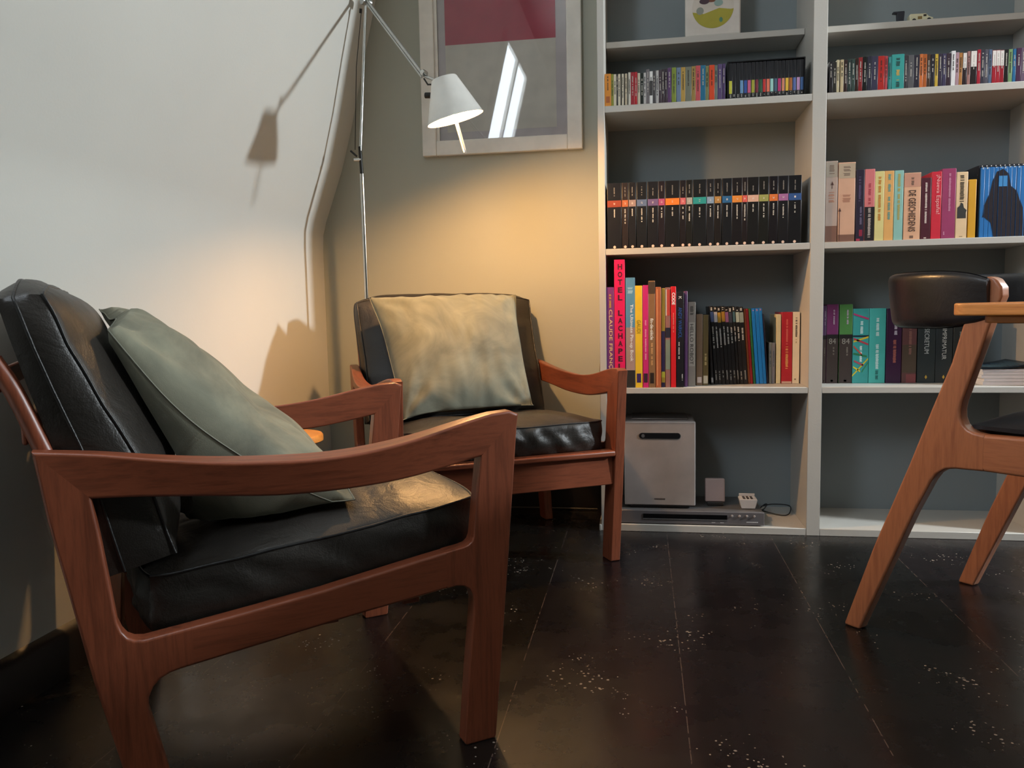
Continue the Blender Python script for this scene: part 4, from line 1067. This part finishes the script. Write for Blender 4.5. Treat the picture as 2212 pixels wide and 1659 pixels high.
lathe(bm, [(.0895, 0), (.0885, .0005), (.0400, .122), (.0370, .125), (0, .1265), (0, .1245), (.0362, .1225), (.0386, .120), (.0872, .0005), (.0880, 0), (.0895, 0)], 64, MS, closed=True)
sh = mk('lamp_shade', bm, SH, lamp, smooth=50)
rod('bulb_socket', [MS @ Vector((0, 0, .122)), MS @ Vector((0, 0, .085))], .014, plain('e6e2da', .5))
bm = bmesh.new(); lathe(bm, [(0, .012), (.012, .015), (.019, .026), (.019, .040), (.012, .056), (.010, .086), (0, .086)], 24, MS)
mk('light_bulb', bm, emit('warm_bulb', (1.0, .54, .20), BULB_E), lamp, smooth=60)
pts = spline([(-.009, 0, .05), (-.0088, 0, -.02), (-.0085, 0, -.085), (-.0060, 0, -.099), (0, 0, -.103), (.0060, 0, -.099), (.0085, 0, -.085), (.0088, 0, -.02), (.009, 0, .05)], 6)
rod('handle', [MS @ v for v in pts], .0024, plain('e8e4da', .25), sh, seg=10)
rod('power_cord', [L((-.99, 2.79, .01)), L((-.85, 2.93, .006)), L((-.4, 2.96, .006)), L((-.17, 2.955, .006))], .003, plain('4a4844', .5))

# ------------------------------------------------------------------ round stool
st = empty('round_stool', (-1.062, 2.235, 0), 0, 'small round-topped wooden stool in the corner between the two armchairs', 'stool')
bm = bmesh.new(); lathe(bm, [(0, .374), (.106, .374), (.112, .378), (.112, .393), (.108, .398), (0, .3985)], 56); mk('seat', bm, wood('pine_top', 'c07a35', 'd9974c', 'x', rough=.4), st, smooth=40)
for k in range(4):
    a = PI/4+k*PI/2; bm = bmesh.new(); tube(bm, [(.07*math.cos(a), .07*math.sin(a), .374), (.098*math.cos(a), .098*math.sin(a), 0)], .012, 14, r2=.009); mk('leg', bm, wood('pine_leg', 'b06c30', 'c98740', 'z'), st, smooth=60)

# ------------------------------------------------------------------ framed print
pf = empty('framed_print', (-.5106, YB, 1.336), 0, 'white framed print of a red block above a pale block', 'picture')
fw, fh, fd, fm = .2989, .84, .024, .054
WF = plain('e2ddd4', .45)
for nm, d in (('frame_side', (-fw, -fw+fm, 0, fh)), ('frame_side', (fw-fm, fw, 0, fh)), ('frame_rail', (-fw+fm, fw-fm, 0, fm)), ('frame_rail', (-fw+fm, fw-fm, fh-fm, fh))):
    bx(nm, (d[0], d[1], -fd, -.0005, d[2], d[3]), WF, pf, bevel=.003)
bx('inner_lip', (-fw+fm, -fw+fm+.012, -.016, -.006, fm, fh-fm), WF, pf, smooth=0)
bx('backing', (-fw+fm, fw-fm, -.006, -.001, fm, fh-fm), plain('d8ccca', .7), pf, smooth=0)
bx('pale_block', (-.205, .205, -.0068, -.0061, .085, .40), plain('e6dccd', .7), pf, smooth=0)
bx('red_block', (-.205, .205, -.0068, -.0061, .4002, .75), plain('c44058', .7), pf, smooth=0)
gm, nt, bs_ = base_mat('picture_glass'); nt.nodes.remove(bs_)
tr = nt.nodes.new('ShaderNodeBsdfTransparent'); gl = nt.nodes.new('ShaderNodeBsdfGlossy'); gl.inputs['Roughness'].default_value = .02
fr_ = nt.nodes.new('ShaderNodeFresnel'); fr_.inputs[0].default_value = 1.5; ms = nt.nodes.new('ShaderNodeMixShader')
nt.links.new(fr_.outputs[0], ms.inputs[0]); nt.links.new(tr.outputs[0], ms.inputs[1]); nt.links.new(gl.outputs[0], ms.inputs[2])
nt.links.new(ms.outputs[0], nt.nodes['Material Output'].inputs[0])
bx('glass', (-fw+fm, fw-fm, -.0115, -.0100, fm, fh-fm), gm, pf, smooth=0)

# ------------------------------------------------------------------ things on the shelves
SIL = plain('b3aaa6', .36, .35)
zb = .0238
dv = empty('media_player', (.155, 2.70, zb), 0, 'low grey disc player with a dark display on the bottom shelf', 'disc player')
bx('body', (-.24, .24, .004, .225, .004, .046), plain('6a6868', .38, .3), dv, bevel=.002)
bx('fascia', (-.242, .242, -.003, .0038, .003, .047), plain('7a7678', .35, .4), dv, bevel=.0015)
bx('display_window', (-.155, .122, -.0042, -.0031, .021, .036), plain('0c0c0e', .12), dv, smooth=0)
bx('silver_trim', (-.155, .122, -.0046, -.0031, .0175, .0205), plain('b8b8ba', .25, .8), dv, smooth=0)
for k in range(4):
    bm = bmesh.new(); lathe(bm, [(.0038, 0), (.0038, .003), (.003, .004), (0, .004)], 16, Matrix.Translation((.138+k*.024, -.0031, .034)) @ Matrix.Rotation(PI/2, 4, 'X')); mk('button', bm, SIL, dv, smooth=40)
dashes2 = bmesh.new(); random.seed(3)
for x_ in range(9): box(dashes2, .185+x_*.0042, .188+x_*.0042, -.0034, -.0030, .012, .0155)
for x_ in range(3): box(dashes2, .072+x_*.004, .075+x_*.004, -.0034, -.0030, .009, .011); box(dashes2, .1+x_*.004, .103+x_*.004, -.0034, -.0030, .009, .011)
mk('small_lettering', dashes2, plain('c9c9cb', .4), dv, smooth=0)
for sx_ in (-.2, .2): bx('foot', (sx_-.012, sx_+.012, .02, .044, 0, .0039), plain('1a1a1a', .6), dv, smooth=0)
sp_ = empty('subwoofer', (.0565, 2.735, zb+.0472), 0, 'upright silver speaker box with an oval dark slot, standing on the disc player', 'speaker')
bx('foot_plate', (-.10, .10, .006, .17, 0, .0075), plain('2a2a2b', .4), sp_, bevel=.001)
bm = bmesh.new(); box(bm, -.120, .120, .004, .185, .0078, .302); mk('cabinet', bm, plain('a39b97', .42, .3), sp_, bevel=.010, seg=4)
bx('front_panel', (-.119, .119, -.0045, .0036, .010, .300), SIL, sp_, bevel=.008, seg=4)
bx('top_plate', (-.095, .095, .020, .165, .3023, .308), plain('7c7672', .3, .6), sp_, bevel=.002)
def stad(x0, x1, z, r, n=12):
    return [(x1+r*math.cos(a), z+r*math.sin(a)) for a in [(-PI/2+PI*i/n) for i in range(n+1)]] + [(x0-r*math.cos(a), z-r*math.sin(a)) for a in [(-PI/2+PI*i/n) for i in range(n+1)]]
bm = bmesh.new(); prism(bm, stad(-.059, .059, .250, .0115), -.0054, -.0046); mk('slot_rim', bm, plain('d0ccc8', .25, .8), sp_, smooth=30)
bm = bmesh.new(); prism(bm, stad(-.059, .059, .2505, .0098), -.0060, -.0055); slot = mk('dark_slot', bm, plain('17181c', .2), sp_, smooth=30)
bm = bmesh.new(); lathe(bm, [(.006, 0), (.006, .0006), (0, .0006)], 16, Matrix.Translation((-.056, -.0061, .2505)) @ Matrix.Rotation(PI/2, 4, 'X')); mk('button', bm, plain('5a5c62', .3), slot, smooth=40)
bm = bmesh.new()
for x_ in range(8): box(bm, -.018+x_*.0046, -.0146+x_*.0046, -.0050, -.0046, .030, .0345)
mk('small_lettering', bm, plain('3a3636', .4), sp_, smooth=0)
cb = empty('satellite_speaker', (.246, 2.78, zb+.0473), 0, 'small pale pinkish block tilted back on a dark foot, on the disc player', 'speaker')
bx('foot', (-.027, .027, 0, .05, 0, .012), plain('262424', .5), cb, bevel=.002)
o = bx('body', (-.033, .033, 0, .030, 0, .080), plain('c0a8a2', .5), cb, bevel=.004, seg=3); o.location = (0, .008, .0118); o.rotation_euler = (-.12, 0, 0)
ck = empty('charging_dock', (.352, 2.745, zb+.0472), 0, 'small white charging dock with three dark slots on the disc player', 'charger')
bm = bmesh.new(); prism(bm, [(-.022, 0), (.022, 0), (.030, .030), (.026, .0325), (-.026, .0325), (-.030, .030)], 0, .052); mk('body', bm, plain('d9d6d6', .35), ck, bevel=.002)
for k in range(3): bx('slot', (-.017+k*.0125, -.009+k*.0125, .006, .046, .0326, .0335), plain('3a302c', .4), ck, smooth=0)
bx('rear_rim', (-.026, .026, .047, .0515, .0327, .042), plain('cfcccc', .35), ck, bevel=.001)
bm = bmesh.new(); tube(bm, spline([(.400, 2.88, .027), (.420, 2.87, .040), (.432, 2.88, .055), (.425, 2.90, .048), (.412, 2.89, .034), (.45, 2.86, .0275), (.49, 2.84, .0275), (.510, 2.87, .034), (.515, 2.93, .040), (.46, 2.945, .040), (.42, 2.93, .035)], 8), .0021, 8)
tag(mk('loose_cable', bm, plain('141a20', .45), smooth=60), 'thin dark loose cable curled on the bottom shelf of the left bay', 'cable')
ph = empty('picture_block', (.236, 2.835, 1.6548), 0, 'white rounded block with a round colourful picture on the top left shelf', 'picture')
bx('block', (-.090, .090, 0, .030, 0, .20), plain('d6cfc6', .5), ph, bevel=.006, seg=3)
def disc(name, cx, cz, r, col, y, par, n=32, sx=1.0):
    bm = bmesh.new(); vs = [bm.verts.new((cx+sx*r*math.cos(2*PI*k/n), y, cz+r*math.sin(2*PI*k/n))) for k in range(n)]; bm.faces.new(vs)
    return mk(name, bm, plain(col, .6), par, smooth=0)
dk = disc('round_picture', 0, .092, .068, 'cfc7bb', -.0004, ph)
bm = bmesh.new(); n_ = 30; vs = []
for k in range(n_+1):
    a = PI*1.06+(PI*.90)*k/n_; vs.append(bm.verts.new((.0675*math.cos(a), -.0007, .092+.0675*math.sin(a))))
vs.append(bm.verts.new((.058, -.0007, .082))); vs.append(bm.verts.new((.02, -.0007, .088))); vs.append(bm.verts.new((-.03, -.0007, .072)))
bm.faces.new(vs); mk('yellow_patch', bm, plain('a8a038', .6), dk, smooth=0)
disc('brown_patch', -.004, .128, .020, '7a4a34', -.0010, dk, sx=1.5); disc('dark_patch', -.028, .112, .009, '46303a', -.0013, dk, sx=1.8); disc('grey_patch', -.042, .082, .012, '8f948a', -.0013, dk); disc('aqua_patch', .018, .105, .011, '8fa8a0', -.0013, dk, sx=1.3); disc('green_patch', .026, .050, .008, '4f8468', -.0013, dk, sx=.7); disc('coral_patch', .026, .130, .006, 'b05f4c', -.0013, dk, sx=2.6)
tv = empty('toy_van', (.890, 2.85, 1.6548), 0, 'tiny cream toy van with brown marks on top right shelf', 'toy')
bm = bmesh.new(); prism(bm, [(-.034, .006), (.036, .006), (.037, .013), (.024, .018), (.015, .027), (-.032, .028), (-.035, .024)], 0, .026); mk('body', bm, plain('d6cfae', .4), tv, bevel=.0015)
bx('side_window', (.007, .016, -.0004, -.0001, .018, .024), plain('2a2620', .3), tv, smooth=0)
bx('brown_mark', (-.010, .003, -.0004, -.0001, .010, .019), plain('8a7040', .5), tv, smooth=0)
for x_ in (-.021, .024):
    bm = bmesh.new(); lathe(bm, [(0, 0), (.0062, 0), (.0065, .001), (.0065, .004), (0, .004)], 20, Matrix.Translation((x_, .0035, .0066)) @ Matrix.Rotation(PI/2, 4, 'X')); mk('wheel', bm, plain('1f1c1a', .5), tv, smooth=40)
bm = bmesh.new(); prism(bm, [(-.008, 0), (.010, 0), (.013, .037), (.012, .041), (-.022, .0405), (-.022, .036), (-.010, .034)], 0, .016)
tag(mk('small_figurine', bm, plain('23252f', .4), bevel=.001, loc=(.829, 2.855, 1.6547)), 'small dark blue upright piece with an overhanging top, left of the toy van', 'ornament')
bm = bmesh.new(); tube(bm, spline([(-.150, 2.981, .60), (-.158, 2.984, .52), (-.150, 2.982, .46), (-.148, 2.982, .30), (-.152, 2.98, .115)], 8), .0016, 6)
tag(mk('hanging_wire', bm, plain('8a7a5c', .5), smooth=60), 'thin wire hanging down the wall beside the left bookcase edge', 'wire')

# ------------------------------------------------------------------ dining chair
dc = empty('dining_chair', (.495, 1.928, 0), math.radians(-48), 'slant-legged teak dining chair with a curved black leather back, tucked in at right', 'chair')
PROF = [(-.022, 0), (.058, .231), (.128, .409), (.173, .532), (.212, .633), (.234, .715), (.253, .768), (.265, .800), (.278, .807), (.294, .801), (.305, .785), (.306, .766), (.286, .713), (.262, .635), (.244, .578), (.2365, .555), (.2335, .538), (.2345, .521), (.240, .508), (.249, .499), (.262, .4935), (.282, .491), (.282, .417), (.225, .4135), (.205, .409), (.190, .398), (.178, .380), (.141, .302), (.086, .167), (.018, 0)]
for t0 in (0, .5):
    bm = bmesh.new(); prism(bm, PROF, t0-.016, t0+.016); seam_bevel(mk('rear_leg', bm, CHERRY('z', .42), dc, smooth=35), [((.282, .417), (.282, .491))], .007)
    bm = bmesh.new(); prism(bm, [(.2822, .417), (.2822, .491), (.42, .496), (.52, .497), (.545, .490), (.545, .42), (.47, .419)], t0-.016, t0+.016); seam_bevel(mk('side_rail', bm, CHERRY('x'), dc, smooth=35), [((.2822, .417), (.2822, .491))], .007)
    bm = bmesh.new(); tube(bm, [(.515, t0, .425), (.530, t0, .0)], .020, 16, r2=.013); mk('front_leg', bm, CHERRY('z'), dc, smooth=60)
bx('cross_rail', (.225, .245, .017, .483, .425, .475), CHERRY('y'), dc, bevel=.003)
bx('cross_rail', (.510, .530, .015, .485, .425, .475), CHERRY('y'), dc, bevel=.003)
SEATL = leather('smooth_black_leather', '131317', .30, 30, .15)
def dseat(u, v, w):
    s = lerp(.235, .575, (v+1)/2); y_ = .25+u*.247*(1-.04*abs(v)**6); z_ = .4775+(w+1)/2*.028 + .006*(v+1)/2
    if w > .999: z_ += .030*(1-u**4)*(1-v**4)
    if abs(v) > .999: s += v*.006*(1-w*w)
    if abs(u) < .999: pass
    return Vector((s-.010*abs(u)**6*v, y_, max(z_, .4985) if abs(u) > .85 else z_))
mk('seat', cubemap(dseat, (30, 30, 4)), SEATL, dc, smooth=50)
# wrap-around back pad, wider at its top edge
def pad(u, v, w):
    ph_ = lerp(-.02, PI+.02, (u+1)/2); k = (v+1)/2
    endr = 1-.10*abs(u)**14
    a = lerp(.318, .330, k); b_ = lerp(.273, .284, k)
    thick = .036*(1-.45*abs(u)**6)*(1-.12*v*v)
    rr_ = -thick if w < 0 else 0
    # rounded edge
    rr_ = lerp(-thick, 0, (w+1)/2) - .003*(v**16)*((w > 0)*2-1)
    s = .278-(a+rr_)*math.sin(ph_); t = .25-(b_+rr_)*math.cos(ph_)
    zl, zh = .706, .818
    z_ = lerp(zl, zh, k)
    if w > .999: 
        n_out = .002*(1-v**4)*(1-u**8); s -= n_out*math.sin(ph_); t -= n_out*math.cos(ph_)
    if abs(v) > .999: z_ += v*.006*(1-w*w)
    z_ = lerp(.765, z_, 1-.35*abs(u)**10)
    return Vector((s, t, z_))
mk('backrest', cubemap(pad, (70, 16, 6)), SEATL, dc, smooth=55)

# ------------------------------------------------------------------ dining table
dt = empty('dining_table', (.495, 1.928, 0), math.radians(-48), 'light orange-brown wooden table, only its thin rounded corner visible at right', 'table')
def rrect(x0, x1, y0, y1, r, n=8):
    out = []
    for cx_, cy_, a0 in ((x1-r, y1-r, 0), (x0+r, y1-r, PI/2), (x0+r, y0+r, PI), (x1-r, y0+r, 3*PI/2)):
        for i in range(n+1): a = a0+PI/2*i/n; out.append((cx_+r*math.cos(a), cy_+r*math.sin(a)))
    return out
def plate(name, pts, z0, z1, mat, par, bevel=.003):
    bm = bmesh.new(); a = [bm.verts.new((x, y, z0)) for x, y in pts]; b = [bm.verts.new((x, y, z1)) for x, y in pts]
    bm.faces.new(list(reversed(a))); bm.faces.new(b)
    for i in range(len(pts)): j = (i+1) % len(pts); bm.faces.new((a[i], a[j], b[j], b[i]))
    return mk(name, bm, mat, par, smooth=35, bevel=bevel, seg=3)
plate('tabletop', rrect(.362, 1.22, -.315, 1.10, .035), .7345, .7555, TABLE('x'), dt, .003)
plate('under_leaf', rrect(.40, 1.18, -.285, 1.07, .03), .722, .7340, TABLE('x'), dt, .002)
bx('apron', (.52, 1.10, -.19, -.168, .640, .7215), TABLE('x'), dt, bevel=.002); bx('apron', (.52, 1.10, .95, .972, .640, .7215), TABLE('x'), dt, bevel=.002)
for x_ in (.52, 1.06):
    for y_ in (-.165, .905):
        bm = bmesh.new(); tube(bm, [(x_+.022, y_+.022, .7215), (x_+.022, y_+.022, 0)], .026, 18, r2=.015); mk('leg', bm, TABLE('z'), dt, smooth=60)
